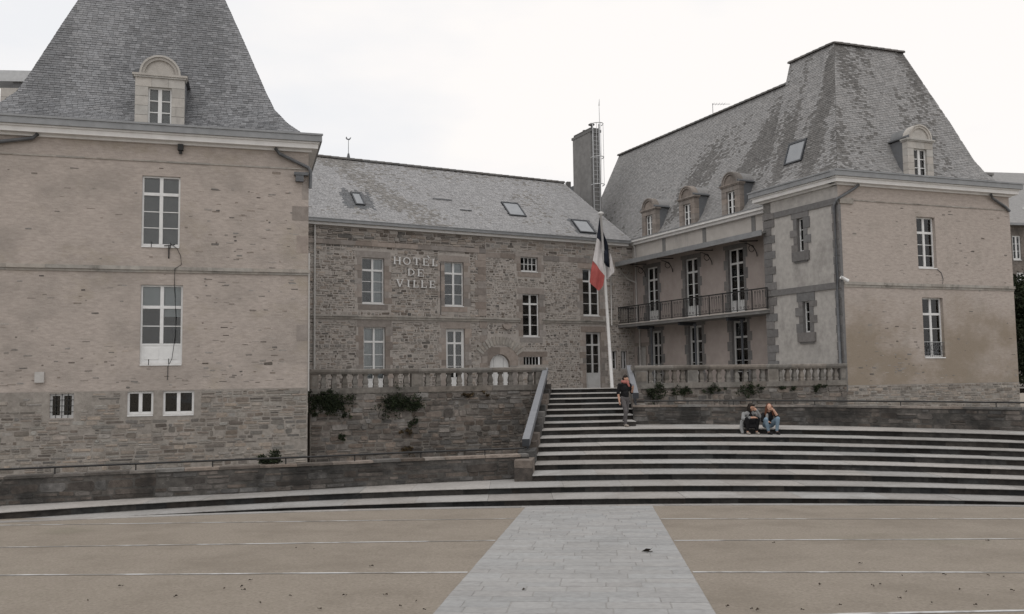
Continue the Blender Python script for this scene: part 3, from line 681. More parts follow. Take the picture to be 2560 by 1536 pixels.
def dormer(pl,parent,uc,z0,mt,wd=1.56,ow=.74,oh=1.30,top=1.74,ar=.62,back=2.2,curt=None,cheek='slate_new'):
    h=wd/2
    b=MB()
    for s in(-1,1): b.box(pl,uc+s*(h-.03)-.03,uc+s*(h-.03)+.03,z0,z0+top-.1,-back,-.3,.4)
    b.box(pl,uc-h,uc+h,z0+top-.1,z0+top-.03,-back-.4,-.05,.5)
    core=b.build('dormer',cheek,parent)
    rows=4; hh=oh/rows
    for s in(-1,1):
        for r in range(rows):
            a,c=(uc-h,uc-ow/2) if s<0 else (uc+ow/2,uc+h)
            bx('dormer_block',mt,core,pl,a+.002,c,z0+r*hh+.005,z0+(r+1)*hh-.005,-.34,0+U(-.006,.006))
    for i in range(3):
        a=uc-h+wd*i/3; bx('lintel_block',mt,core,pl,a+.003,a+wd/3-.003,z0+oh+.004,z0+top-.13,-.34,.004+U(-.004,.004))
    bx('dormer_cornice',mt,core,pl,uc-h-.05,uc+h+.05,z0+top-.128,z0+top-.07,-.34,.05); bx('dormer_cornice',mt,core,pl,uc-h-.09,uc+h+.09,z0+top-.07,z0+top,-.34,.085)
    one('tympanum',lambda q:q.prism(pl,arc(uc,z0+top+.003,ar-.12),-.3,-.03),mt,core)
    one('arch_moulding',lambda q:q.prism(pl,arc(uc,z0+top+.004,ar)+arc(uc,z0+top+.004,ar-.13,math.pi,0),-.3,.03),mt,core)
    one('arch_moulding',lambda q:q.prism(pl,arc(uc,z0+top+.005,ar+.035)+arc(uc,z0+top+.005,ar-.03,math.pi,0),-.34,.07),mt,core)
    n=12; a=arc(uc,z0+top-.02,ar+.03,n=n); v=[pl.p(u,z,-.342) for u,z in a]+[pl.p(u,z,-back-1.2) for u,z in a]
    one('dormer_roof',lambda q:q.add(v,[(i,i+1,n+2+i,n+1+i) for i in range(n)],.5),'zinc' if mt=='tuffeau' else 'slate_right',core,True)
    for s in(-1,1):
        e0,e1_=uc+s*ar,uc+s*(h+.1)
        p=[(e0,z0+top+.006),(e1_,z0+top+.006),(e1_,z0+top+.05),(e0,z0+top+.17)]
        one('shoulder_cap',lambda q:q.prism(pl,p,-back-.2,.06),'pipe',core)
    window(pl,core,uc-ow/2,uc+ow/2,z0,z0+oh,depth=.17,rows=3,fw=.05,mid=.12,bar=.035,name='window_frame',sill=False,curt=curt,host=core)
    return core
def surround(pl,win,u0,u1,z0,z1,mt='dressed',lint=.34,proud=.012,h=.34,ws=(.26,.42),sill=True,d=.0):
    z=z0; k=0
    while z<z1-.05:
        hh=min(h*U(.85,1.25),z1-z)
        if z1-z-hh<.14: hh=z1-z
        for s in(-1,1):
            wd=ws[(k+(s>0))%2]*U(.9,1.1); a,c=(u0-wd,u0) if s<0 else(u1,u1+wd)
            bx('surround_block',mt,win,pl,a+.004,c-.004 if s>0 else c,z+.005,z+hh-.005,-.03,d+proud+U(-.004,.004))
        z+=hh; k+=1
    n=1 if u1-u0<1.3 else 3
    a,c=u0-.34,u1+.34
    for i in range(n): bx('lintel_block',mt,win,pl,a+(c-a)*i/n+.003,a+(c-a)*(i+1)/n-.003,z1+.004,z1+lint,-.03,d+proud)
    if sill: bx('sill_block',mt,win,pl,u0-.2,u1+.2,z0-.32,z0-.055,-.03,d+proud+.004)
# ------------------------------------------------------------------ left pavilion
from mathutils import noise as mn
def lich(base,dark,f):
    return lambda u,s: dark if R()<f(u,s) else base
def fb(x,y,seed=0): return mn.fractal(Vector((x+seed*7.3,y-seed*3.1,seed)),.9,2.1,4)
clamp=lambda x,a=0.,b=1.:max(a,min(b,x))
PROF=[(-.32,11.46),(.2,11.70),(.7,12.18),(1.15,12.78),(1.45,13.5),(2.2,15.5),(2.95,17.45),(3.5,18.9)]
LF=Pl(-7.10,30.53,.293)
lp=thing('stone_pavilion',LF.p(-4.85,0),'tall rendered stone pavilion with a steep slate roof at the left edge','building')
PWD=10.65
H_up=[(-5.42,-4.22,7.51,9.88),(-5.40,-4.09,3.58,6.21)]
H_lo=[(-8.03,-7.33,1.88,2.66),(-5.75,-4.95,1.93,2.69),(-4.66,-3.69,1.92,2.69)]
wl=wall(LF,'rendered_wall',lp,-PWD,0,2.72,11.1,H_up,'render',mtr='render',caps=False)
sd_=side_pl(LF,0.); wall(sd_,'side_wall',lp,.0,PWD,-.1,11.1,[],'render',caps=False); 
q=side_pl(LF,-PWD); q.n=-q.n; wall(q,'side_wall',lp,0,PWD,-.1,11.1,[],'render',caps=False)
ex=[]
def exposed(P,u0,u1,z0,z1,n,holes,wr=(.06,.27),hr=(.02,.065)):
    r=[]
    while n>0:
        u,z,wd,h=U(u0,u1),U(z0,z1),U(*wr),U(*hr); n-=1
        if R()<.06: wd*=1.2; h*=1.8
        if any(a-.12<u+wd and u<b_+.12 and c-.1<z+h and z<d+.1 for a,b_,c,d in holes): continue
        k=stone(P,u,u+wd,z,z+h,U(.001,.008),.004,back=-.02,bev=.006)
        if k: k.append('rubble' if R()<.65 else 'rubble_pale'); r.append(k)
    return r
ex=exposed(LF.p,-PWD+.1,-.5,2.8,10.2,150,H_up)+exposed(LF.p,-3.5,-.5,2.9,9.5,130,H_up)+exposed(LF.p,-PWD+.1,-.5,2.75,4.2,90,H_up)
pieces(ex,'exposed_stone','rubble',wl,300)
for z,wd,h in((8.55,.55,.5),(8.15,.3,.35),(7.4,.4,.6),(5.05,.42,.4),(4.35,.38,.55),(3.6,.45,.4),(9.3,.22,.7),(6.1,.3,.35)): 
    bx('quoin','dressed' if h>.45 else 'render',wl,LF,-wd,.004,z,z+h,-.03,.006)
pw=wall(LF,'plinth_wall',lp,-PWD,0,-.1,2.719,H_lo,'mortar_base',mtr='render',d=.012,caps=False)
hol=[(a-.2,b_+.2,c-.12,d+.3) for a,b_,c,d in H_lo]
stl=rubble(lambda u,z,d=0:LF.p(u,z,d+.012),-PWD+.02,-.02,-.05,2.70,hol,hr=(.07,.17),wr=(.14,.48),gap=.026,proud=(.002,.022),skip=.10,ragged=lambda u,z:z>2.1 and u<-6.2 and R()<.55,mix=('rubble_low','rubble',.6))
pieces(stl,'wall_stone','rubble_low',pw,300)
c1={(0,0):'shade',(1,0):'shade',(0,1):'shade',(1,1):'shade',(0,2):'shade',(1,2):'shade',(0,3):'shade',(1,3):'shade'}
window(LF,lp,-5.42,-4.22,7.51,9.88,transom=9.27,rows=3,curt=c1,depth=.14)
window(LF,lp,-5.40,-4.09,3.58,6.21,transom=5.47,rows=2,panel=.62,curt={(0,0):'blind',(1,0):'blind',(1,1):('blind',.45)},depth=.14)
wb=window(LF,lp,-8.03,-7.33,1.88,2.66,rows=1,depth=.12,sill=True,mt='offwhite',fw=.07)
for z in(2.08,2.27,2.46): one('window_bar',lambda q:q.tube([LF.p(-8.03,z,-.03),LF.p(-7.33,z,-.03)],.010,6),'iron',wb)
for u in(-7.86,-7.68,-7.5): one('window_bar',lambda q:q.tube([LF.p(u,1.88,-.028),LF.p(u,2.66,-.028)],.010,6),'iron',wb)
window(LF,lp,-5.75,-4.95,1.93,2.69,rows=1,depth=.12,fw=.07); window(LF,lp,-4.66,-3.69,1.92,2.69,rows=1,depth=.12,fw=.07)
def band(pl,parent,u0,u1,z0,z1,d,mt='band',name='string_course',wr=(.7,1.5)):
    u=u0
    while u<u1-.02:
        wd=U(*wr)
        if u1-u-wd<.3: wd=u1-u
        bx(name,mt,parent,pl,u+.002,u+wd-.002,z0+U(-.004,.004),z1+U(-.004,.004),-.03,d+U(-.008,.008)); u+=wd
band(LF,lp,-PWD,.05,6.70,6.82,.075); band(LF,lp,-PWD,.03,6.62,6.70,.035)
band(LF,lp,-PWD,.0,10.35,10.40,.03,'band','ledge')
cornice(lp,[(LF,-PWD,0,1,1),(sd_,0.31,PWD,0,1)],11.0)
rf,fc,RL=hip_roof(lp,LF.p(-PWD,0),LF.u,-LF.n,PWD,PWD,PROF,'slate_left',['front','right','left'],matf={'front':lich('slate_left','slate_left_dark',lambda u,s:clamp(.25+1.1*fb(u*.6,s*.13,1)+.5*clamp((s-5.5)/2.5)*clamp(1-abs(u-5)/1.5)+.35*clamp(1-abs(9.6-u-s*.38)/.8)))})
dormer(LF,lp,-4.92,11.62,'tuffeau',curt={'all':'shade'})
# pipes, brackets, boxes on the left pavilion
one('downpipe',lambda q:q.tube([LF.p(-1.15,11.02,.2),LF.p(-1.0,10.85,.12),LF.p(-.2,10.5,.09),LF.p(-.02,10.42,.09),LF.p(.06,10.3,.09),LF.p(.06,9.7,.05)],.06,8),'pipe',lp,True)
one('downpipe',lambda q:q.tube([LF.p(-8.55,11.02,.2),LF.p(-8.7,10.9,.12),LF.p(-10.6,10.55,.09),LF.p(-10.9,10.4,.09)],.06,8),'pipe',lp,True)
one('corner_highlight',lambda q:q.tube([LF.p(.03,2.6,.03),LF.p(.03,7.4,.03)],.028,6),'palepipe',lp)  # pale tube added to draw the bright highlight along the corner edge
one('rain_hopper',lambda q:(q.box(LF,-4.32,-4.14,10.78,10.98,.0,.16),q.tube([LF.p(-4.23,10.9,.08),LF.p(-4.23,10.66,.05)],.05,8)),'iron',lp)
one('lamp_bracket',lambda q:(q.box(LF,-.50,-.02,10.12,10.22,0,.22),q.box(LF,-.45,-.18,9.9,10.12,.02,.2)),'pipe',lp)
bx('alarm_box','palepipe',lp,LF,-8.47,-8.20,3.02,3.36,.0,.09)
one('cable',lambda q:q.tube([LF.p(-4.5,7.58,.03),LF.p(-4.3,7.45,.05),LF.p(-4.18,7.2,.04),LF.p(-4.15,6.9,.04),LF.p(-4.35,6.75,.1),LF.p(-4.36,6.2,.02),LF.p(-4.3,5.2,.03),LF.p(-4.32,4.4,.03),LF.p(-4.4,3.75,.03),LF.p(-4.52,3.5,.02),LF.p(-4.53,3.05,.02)],.011,6),'iron',lp,True)
for u,z in((-5.1,7.52),(-4.5,7.5),(-5.12,3.6),(-4.5,3.62)): one('guard_stub',lambda q:q.tube([LF.p(u,z-.05,.03),LF.p(u,z+.14,.03)],.014,6),'iron',lp)
one('bird_perch',lambda q:(q.tube([LF.p(-4.55,7.55,.05),LF.p(-4.55,7.1,.03)],.02,6),q.tube([LF.p(-4.7,7.52,.04),LF.p(-4.36,7.56,.05)],.018,6)),'iron',lp)
# slate roof and dormer peeping out behind the left pavilion
nb=thing('rear_wing',(-21,36,2),'slate roofed wing with a stone dormer behind the left pavilion','building')
NB=Pl(-17.6,34.0,.10)
bx('wall','render',nb,NB,-12,-1.6,0,12.4,-6,-1.2)
one('roof',lambda q:q.add([NB.p(-12,12.4,-.9),NB.p(-1.7,12.4,-.9),NB.p(-1.7,14.75,-3.6),NB.p(-12,14.75,-3.6),NB.p(-1.7,12.4,-6.3),NB.p(-12,12.4,-6.3)],[(0,1,2,3),(3,2,4,5),(1,4,2)],.5),'slate_left',nb)
one('dormer',lambda q:(q.box(NB,-2.05,1.0,12.0,14.9,-3,-.32),),'slate_new',nb)
for i in range(6): bx('dormer_block','tuffeau',nb,NB,-2.5,-1.72,12.5+i*.36,12.5+i*.36+.352,-.6,-.28)
bx('dormer_roof','galv',nb,NB,-2.9,1.05,14.9,15.34,-3,-.2); cap_tiles((NB.p(-2.9,15.38,-1.0),NB.p(.9,15.34,-1.0)),'ridge_tile',nb,.08,.35)
# ------------------------------------------------------------------ central building
CF=Pl(-9.98,43.70,.499)
ch=thing('town_hall',CF.p(9,CY),'rubble stone main building with HOTEL DE VILLE lettering and a grey slate roof','building')
U0,U1=-3.,19.75
W_={'a':(2.61,3.82,6.82,9.19),'b':(7.25,8.39,6.81,9.2),'c':(11.95,13.08,8.9,9.72),'d':(12.05,13.13,5.2,7.61),'e':(16.11,17.29,6.47,9.23),'f':(2.70,3.88,2.15,5.6),'g':(7.31,8.43,2.15,5.58),'h':(9.92,11.21,2.15,4.21),'i':(12.06,13.28,3.61,4.05),'j':(16.25,17.32,2.15,5.49),'k':(17.9,18.45,3.3,4.4),'l':(18.75,19.2,3.3,4.4)}
cw_=wall(CF,'wall',ch,U0,U1,CY-.1,10.85,list(W_.values()),'mortar',mtr='dressed')
hol=[]
for k,(a,b_,c,d) in W_.items():
    g=.05 if k in'kl' else .36
    hol.append((a-g,b_+g,c-(.36 if k in'abcde' else .1),d+(.06 if k in'kl' else .38)))
hol.append((9.3,11.75,2.1,5.35)); hol+=[(U0,U1,5.98,6.22)]
P_=CF.p; MX=('rubble','rubble_pale',.55)
stc=rubble(P_,-.6,9.74,CY+.05,9.78,hol,hr=(.06,.18),wr=(.10,.40),gap=.036,proud=(.002,.03),skip=.05,mix=MX)+rubble(P_,9.74,U1-.02,CY+.05,9.55,hol,hr=(.06,.16),wr=(.09,.32),gap=.042,proud=(.002,.03),skip=.05,mix=MX)+rubble(P_,-.6,9.74,10.02,10.7,(),hr=(.1,.2),wr=(.2,.6),gap=.02,proud=(.03,.05),mix=MX)+rubble(P_,9.74,U1,9.86,10.7,(),hr=(.1,.2),wr=(.2,.6),gap=.024,proud=(.004,.02),mix=MX)
pieces(stc,'wall_stone','rubble',cw_,300)
band(CF,cw_,-.3,9.74,9.78,10.02,.055,'dressed','frieze_block',(.6,1.3)); band(CF,cw_,9.745,11.6,9.57,9.85,.02,'dressed','frieze_block',(.6,1.3)); band(CF,cw_,13.45,U1,9.57,9.85,.02,'dressed','frieze_block',(.6,1.3))
for a,c in((-.3,11.85),(13.3,U1)):
    band(CF,ch,a,c,6.12,6.20,.12); band(CF,ch,a,c,6.0,6.118,.07)
# pilaster strip where the older half ends
for i in range(10):
    z=2.2+i*.38
    if 9.62-.3<9.7 and not(5.9<z<6.3): bx('pilaster_block','dressed',cw_,CF,9.45-(.12 if i%2 else 0),9.78,z+.2 if z>20 else z,z+.37,-.02,.03)
for i in range(9):
    z=6.3+i*.385; bx('pilaster_block','dressed',cw_,CF,9.25-(.18 if i%2 else 0),9.74,z,z+.375,-.02,.03)
TR_={'a':8.55,'b':8.58,'d':7.05,'e':8.5,'f':4.85,'g':4.8,'j':4.75}
cu={'a':{(1,0):'curtain',(1,1):'curtain',(1,2):'curtain',(1,3):'curtain'},'b':{(0,0):'curtain',(1,0):'curtain',(1,1):'shade',(1,3):'shade'},'f':{'all':'curtain'},'e':{(0,0):'shade',(1,0):'shade'}}
for k in'abcdefg':
    a,b_,c,d=W_[k]
    if k=='c': o=window(CF,ch,a,b_,c,d,rows=2,cols=4,mid=.035,fw=.05)
    elif k in'fg': o=window(CF,ch,a,b_,c,d,transom=TR_[k],rows=3,panel=.75,curt=cu.get(k),fw=.07 if k=='f' else .15,sill=False)
    else: o=window(CF,ch,a,b_,c,d,transom=TR_[k],rows=3,curt=cu.get(k))
    surround(CF,o,a,b_,c,d,sill=k in'abcde')
a,b_,c,d=W_['j']; o=window(CF,ch,a,b_,c,d,transom=TR_['j'],rows=3,panel=.9,fw=.11,mt='offwhite',sill=False,name='door'); surround(CF,o,a,b_,c,d,sill=False)
for k in'kl':
    a,b_,c,d=W_[k]; o=window(CF,ch,a,b_,c,d,rows=2,mt='offwhite',sill=False,fw=.05)
a,b_,c,d=W_['i']; o=one('grille_window',lambda q:[q.box(CF,a+(b_-a)*i/6-.02,a+(b_-a)*i/6+.02,c,d,-.12,-.08) for i in range(1,6)],'offwhite',ch)
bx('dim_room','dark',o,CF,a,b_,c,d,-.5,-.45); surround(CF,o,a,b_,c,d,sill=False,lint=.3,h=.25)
# arched door
a,b_,c,d=W_['h']; uc=(a+b_)/2; r=(b_-a)/2; zs=d-r
o=one('arched_door',lambda q:q.prism(CF,[(b_-.02,2.15)]+arc(uc,zs,r-.02)+[(a+.02,2.15)],-.24,-.18),'white',ch)
for s in(-1,1): 
    one('spandrel_block',lambda q:q.prism(CF,[(uc+s*r,zs)]+[(uc+s*r*math.cos(t),zs+r*math.sin(t)) for t in(.3,.6,.9,1.2,1.57)]+[(uc,d+.38),(uc+s*(r+.5),d+.38),(uc+s*(r+.5),zs)],-.34,.012),'dressed',o)
    for i in range(4): bx('surround_block','dressed',o,CF,*( (uc-r-.42,uc-r) if s<0 else (uc+r,uc+r+.42)),2.2+i*.33,2.2+i*.33+.322,-.02,.012)
    one('door_bar',lambda q:q.box(CF,uc+s*.3-.015,uc+s*.3+.015,2.5,4.,-.18,-.165),'offwhite',o)
n=15
for i in range(n):
    t0=math.radians(32+116*i/n); t1=math.radians(32+116*(i+.70)/n); ra,rb=r+.62,r+.62+U(.42,.56)
    one('voussoir',lambda q:q.prism(CF,[(uc+rad*math.cos(t),zs-.1+rad*math.sin(t)) for rad,t in((ra,t0),(rb,t0),(rb,t1),(ra,t1))],-.02,.035+U(-.005,.01)),'band',o)
one('wall_niche',lambda q:q.prism(CF,arc(11.0,5.85,.28,math.pi,2*math.pi,8),0.,.14),'dressed',ch)
# gutter and roof
bx('fascia','cornice',ch,CF,-.5,U1-.4,10.72,10.86,-.1,.2); bx('gutter','zinc',ch,CF,-.5,U1-.35,10.86,11.03,-.1,.36); bx('gutter_lip','zinc',ch,CF,-.5,U1-.35,11.0,11.045,.33,.385)
eave=CF.p(0,10.98,.3); ridge=CF.p(0,15.38,-4.5); sdv=(ridge-eave); CL=sdv.length; sdv=sdv/CL
CP=lambda u,s: eave+CF.u*u+sdv*s
CW=lambda s:(-.9,U1-.1-1.95*s/CL)
b=MB(); dn=Vector((0,0,-.03)); b.add([CP(-3.,0)+dn,CP(U1,0)+dn,CP(CW(CL)[1],CL)+dn,CP(-3.,CL)+dn,CF.p(-3.,10.98,-9.3),CF.p(U1,10.98,-9.3)],[(0,1,2,3),(3,2,5,4),(1,5,2)],.5); croof=b.build('roof','slate_mid',ch)
SK=[[(876,483),(899,484),(914,515),(888,513)],[(1252,507),(1294,509.5),(1315,543),(1274,540)],[(1426,550),(1468,554),(1488,585),(1450,582)]]
hs=[skylight(croof,CP,CW,CL,q) for q in SK]
slates(CP,CW,CL,'slate_mid',croof,exp=.11,wid=.18,holes=hs,matf=lambda u,s:'slate_new' if (hs[0][0]-.6<u<hs[0][1]+.5 and hs[0][2]-.35<s<hs[0][3]+.55 and abs(s-hs[0][2]-.5)<.9+.3*math.sin(u*9)) or (hs[2][0]-.22<u<hs[2][1]+.22 and hs[2][2]-.1<s<hs[2][3]+.1) else ('slate_brown' if R()<clamp(1.35-abs(u-(6.6-.62*s+.9*fb(s*.5,u*.3,3)))/1.15)*.8+clamp(-.15+1.5*fb(u*.35,s*.5,5))*.35+.35*clamp((s-5.2)/1.2) else 'slate_mid'))
cap_tiles((CP(-.9,CL),CP(CW(CL)[1],CL)),'ridge_tile',croof,.13,.45)
for u,s,l in((7.4,2.9,1.2),(8.75,1.95,.75)): one('lead_flashing',lambda q:q.hexa([CP(u,s)+Vector((0,-.03,.03)),CP(u+l,s)+Vector((0,-.03,.03)),CP(u+l,s+.06)+Vector((0,-.03,.03)),CP(u,s+.06)+Vector((0,-.03,.03))]+[CP(u,s)+Vector((0,-.05,.05)),CP(u+l,s)+Vector((0,-.05,.05)),CP(u+l,s+.06)+Vector((0,-.05,.05)),CP(u,s+.06)+Vector((0,-.05,.05))]),'pipe',croof)
one('cable',lambda q:q.tube([CF.p(6.9,9.15,.05),CF.p(7.0,9.1,.04),CF.p(7.0,6.3,.04)],.014,6),'iron',ch)
one('downpipe',lambda q:q.tube([CF.p(.12,10.8,.1),CF.p(.12,2.2,.1)],.05,8),'palepipe',ch)
wv=thing('weather_vane',CP(3.35,CL),'small cockerel weather vane on a thin rod above the main roof ridge','weather vane')
q0=CP(3.35,CL)
one('rod',lambda q:(q.tube([q0,q0+Vector((0,0,.35)),q0+Vector((0,0,.36)),q0+Vector((0,0,1.15))],[.12,.05,.018,.014],8)),'pipe',wv)
one('cockerel',lambda q:q.prism(Pl(q0.x,q0.y-.01,.5),[(-.16,q0.z+1.22),(-.1,q0.z+1.14),(.06,q0.z+1.13),(.12,q0.z+1.2),(.17,q0.z+1.3),(.1,q0.z+1.28),(.04,q0.z+1.2),(-.06,q0.z+1.2),(-.12,q0.z+1.32)],-.01,.01),'pipe',wv)
# lettering
def letter(ch_,u0,u1,z0,z1,parent):
    b=MB(); w_=u1-u0; h_=z1-z0; s=.16*h_+.01; t=s*.42; D0,D1=.05,.10
    def bar(a,b_,c,d): b.box(CF,a,b_,c,d,D0,D1,.5)
    def ser(x,z,wd=.16): bar(x-wd*h_*1.0,x+wd*h_*1.0,z,z+t)
    def sl(p,q,wd):
        dx=q[0]-p[0]; b.prism(CF,[(p[0]-wd/2,p[1]),(p[0]+wd/2,p[1]),(q[0]+wd/2,q[1]),(q[0]-wd/2,q[1])],D0,D1,.5)
    if ch_=='H':
        for x in(u0+s,u1-s): bar(x-s/2,x+s/2,z0+t,z1-t); ser(x,z0); ser(x,z1-t)
        bar(u0+1.5*s,u1-1.5*s,z0+h_/2-t/2,z0+h_/2+t/2)
    if ch_=='O' or ch_=='D':
        n=28; cx,cz=(u0+u1)/2,(z0+z1)/2
        if ch_=='O':
            o_=[(cx+w_/2*math.cos(6.2832*i/n),cz+h_/2*math.sin(6.2832*i/n)) for i in range(n)]; i_=[(cx+(w_/2-s*.85)*math.cos(6.2832*i/n),cz+(h_/2-t*1.3)*math.sin(6.2832*i/n)) for i in range(n)]
        else:
            n=18; x0=u0+s*.6
            o_=[(x0+(u1-x0)*max(0,math.cos(-1.571+3.1416*i/(n-1))),cz+h_/2*math.sin(-1.571+3.1416*i/(n-1))) for i in range(n)]; i_=[(x0+s*.9+(u1-x0-1.8*s)*max(0,math.cos(-1.571+3.1416*i/(n-1))),cz+(h_/2-t*1.2)*math.sin(-1.571+3.1416*i/(n-1))) for i in range(n)]
            ser(x0+s*.3,z0,.12); ser(x0+s*.3,z1-t,.12)
        for i in range(n): 
            j=(i+1)%n; b.prism(CF,[o_[i],o_[j],i_[j],i_[i]],D0,D1+.001*(i%2),.5)
    if ch_=='T':
        x=(u0+u1)/2; bar(x-s/2,x+s/2,z0+t,z1-t*1.1); ser(x,z0,.2); bar(u0,u1,z1-t*1.1,z1)
        for xx in(u0,u1-t): bar(xx,xx+t,z1-h_*.27,z1-t*1.1)
    if ch_ in'EL':
        x=u0+s; bar(x-s/2,x+s/2,z0+t*1.1,z1-t); bar(u0,u1,z0,z0+t*1.1); bar(u1-t,u1,z0+t*1.1,z0+h_*.3)
        if ch_=='E':
            bar(u0,u1-.02,z1-t,z1); bar(u1-.02-t,u1-.02,z1-h_*.26,z1-t); bar(x+s/2,u1-w_*.34,z0+h_/2-t/2,z0+h_/2+t/2); bar(u1-w_*.34,u1-w_*.34+t*.8,z0+h_*.38,z0+h_*.62)
        else: ser(x,z1-t)
    if ch_=='I': x=(u0+u1)/2; bar(x-s/2,x+s/2,z0+t,z1-t); ser(x,z0,.2); ser(x,z1-t,.2)
    if ch_=='V':
        x=(u0+u1)/2; sl((u0+w_*.16,z1-t),(x,z0),s); sl((u1-w_*.14,z1-t),(x+.01,z0+.002),s*.6); bar(u0,u0+w_*.4,z1-t,z1); bar(u1-w_*.34,u1,z1-t,z1)
    b.build('letter','letter',parent)
sg_=thing('wall_lettering',CF.p(5.6,7.7),'raised pale serif letters HOTEL DE VILLE on the stone wall','sign')
LT=[('H',285,525,275,510),('O',590,820,295,525),('T',900,1110,310,535),('E',1195,1385,330,550),('L',1480,1640,345,570),('D',725,940,645,870),('E',1030,1220,665,885),('V',375,600,970,1205),('I',700,810,990,1215),('L',895,1060,1000,1225),('L',1140,1315,1010,1235),('E',1400,1585,1020,1245)]
for c,x0,x1,y0,y1 in LT:
    f=lambda x,y:CF.at(960+x*.0809,620+y*.0809,.08); a=f(x0,(y0+y1)/2); b_=f(x1,(y0+y1)/2); m_=(x0+x1)/2; letter(c,a[0],b_[0],f(m_,y1)[1],f(m_,y0)[1],sg_)
a=CF.at(960+1335*.0809,620+250*.0809,.08); b_=CF.at(960+1405*.0809,620+325*.0809,.08)
one('letter',lambda q:q.beam(CF.p(*a,.08),CF.p(*b_,.08),.05,.05),'letter',sg_)
# ------------------------------------------------------------------ right pavilion
RF=Pl(13.95,37.07,.344); RS=Pl(13.95,37.07,2.016,flip=True); RW_=9.72; RSL=4.62
rp=thing('stone_pavilion',RF.p(4.8,1.2),'rendered stone pavilion with a steep truncated slate roof and grey quoins on the right','building')
Hr=[(4.20,5.25,7.54,9.81),(4.31,5.48,3.60,6.22)]
wr=wall(RF,'rendered_wall',rp,0,RW_,2.44,11.1,Hr,'render_right',mtr='render_right',caps=False)
pieces(exposed(RF.p,.5,RW_-.1,2.6,10.2,150,Hr,wr=(.06,.24),hr=(.02,.06))+exposed(RF.p,.6,4.2,2.5,5.6,80,Hr,wr=(.06,.26),hr=(.02,.07)),'exposed_stone','rubble',wr,300)
pwr=wall(RF,'plinth_wall',rp,0,RW_,1.,2.439,[],'mortar_base',d=.012,caps=False)
pieces(rubble(lambda u,z,d=0:RF.p(u,z,d+.012),.02,RW_-.02,1.3,2.43,hr=(.07,.15),wr=(.14,.48),gap=.024,proud=(.002,.022),skip=.06),'wall_stone','rubble_low',pwr,300)
q=side_pl(RF,RW_); wall(q,'side_wall',rp,0,9,1.,11.1,[],'render_right',caps=False)
Hs=[(2.06,2.45,8.40,9.91),(1.87,2.28,4.77,6.15)]
wall(RS,'side_wall',rp,.0,RSL,1.,11.1,Hs,'plaster',mtr='quoin',caps=False)
q=Pl(0,0,0); q.o=RS.p(RSL,0); q.u=-RS.n; q.n=RS.u; wall(q,'rear_wall',rp,0,1.2,1.,11.1,[],'plaster')
window(RF,rp,*Hr[0][:2],*Hr[0][2:],transom=9.12,rows=3,curt={'all':'curtain'},depth=.22)
o=window(RF,rp,*Hr[1][:2],*Hr[1][2:],transom=5.5,rows=3,curt={(0,0):'curtain',(1,0):'curtain'},depth=.22)
# iron balconet
for z in(3.78,4.25): one('balconet_rail',lambda q:q.tube([RF.p(4.33,z,-.03),RF.p(5.46,z,-.03)],.014,6),'pipe',o)
for i in range(9):
    u=4.4+i*.125
    one('balconet_bar',lambda q:q.tube([RF.p(u,3.62,-.03),RF.p(u+.05*math.sin(i*2),3.95,-.03),RF.p(u,4.26,-.03)],.010,5),'pipe',o)
for i in range(4): one('balconet_scroll',lambda q:q.tube([RF.p(4.55+.23*i+.09*math.cos(t*.6),4.02+.12*math.sin(t*.6),-.025) for t in range(11)],.010,5),'pipe',o)
for h,(w1,w2) in zip(Hs,((.22,.34),(.22,.34))):
    a,b_,c,d=h; o=window(RS,rp,a,b_,c,d,cols=1,rows=3,depth=.2,fw=.05,sill=False); surround(RS,o,a,b_,c,d,'quoin',lint=.42,proud=.035,h=.36,ws=(.24,.42),sill=False)
    bx('sill_block','quoin',o,RS,a-.32,b_+.32,c-.42,c-.004,-.02,.09); bx('sill_block','quoin',o,RS,a-.2,b_+.2,c-.5,c-.422,-.02,.05)
for zz in(10.16,6.55): band(RS,rp,-.02,RSL+.02,zz,zz+.27,.06,'quoin','string_course',(3,5))
z=2.1; k=0
while z<10.1:
    h=min(.36,10.14-z)
    if not(6.2<z<6.5):
        wd=.72 if k%2 else .5
        b=MB(); b.box(RS,RSL-wd,RSL+.015,z+.006,z+h-.006,-.02,.035); b.build('quoin','quoin',rp)
        wd=.36 if k%2 else .33
        b=MB(); b.box(RS,-.025,wd,z+.006,z+h-.006,-.02,.035); b.build('quoin','quoin',rp)
    z+=.365; k+=1
bx('corner_chain','quoin',rp,RF,-.025,.10,2.1,10.15,-.02,.03)
band(RF,rp,.1,RW_+.04,6.70,6.82,.07); band(RF,rp,.1,RW_+.02,6.60,6.70,.03)
band(RF,rp,.7,RW_,10.33,10.38,.03,'band','ledge'); bx('corbel','band',rp,RF,.05,.75,10.18,10.42,0,.07)
q=side_pl(RF,RW_)
cornice(rp,[(RF,0,RW_,1,1),(RS,.0,RSL+.1,0,1),(q,.31,9,0,0)],11.0)
PROFR=[(-.32,11.46),(.17,11.64),(.55,12.12),(.9,12.85),(1.53,14.8),(2.2,16.72),(2.82,18.5)]; CUT=(5.0,.26)
holesR={}
f_,L_,_=profile(PROFR)
o_,e1,e2=RF.p(0,0),RF.u,RS.u
def PLft(x,s):
    q=f_(s); return o_+e2*x+e1*q[0]+Vector((0,0,q[1]))
WLft=lambda s:(f_(s)[0],CUT[0]+CUT[1]*max(0,f_(s)[0]))
SKR=[(1974,360),(2020,347),(2004,402),(1962,415)]
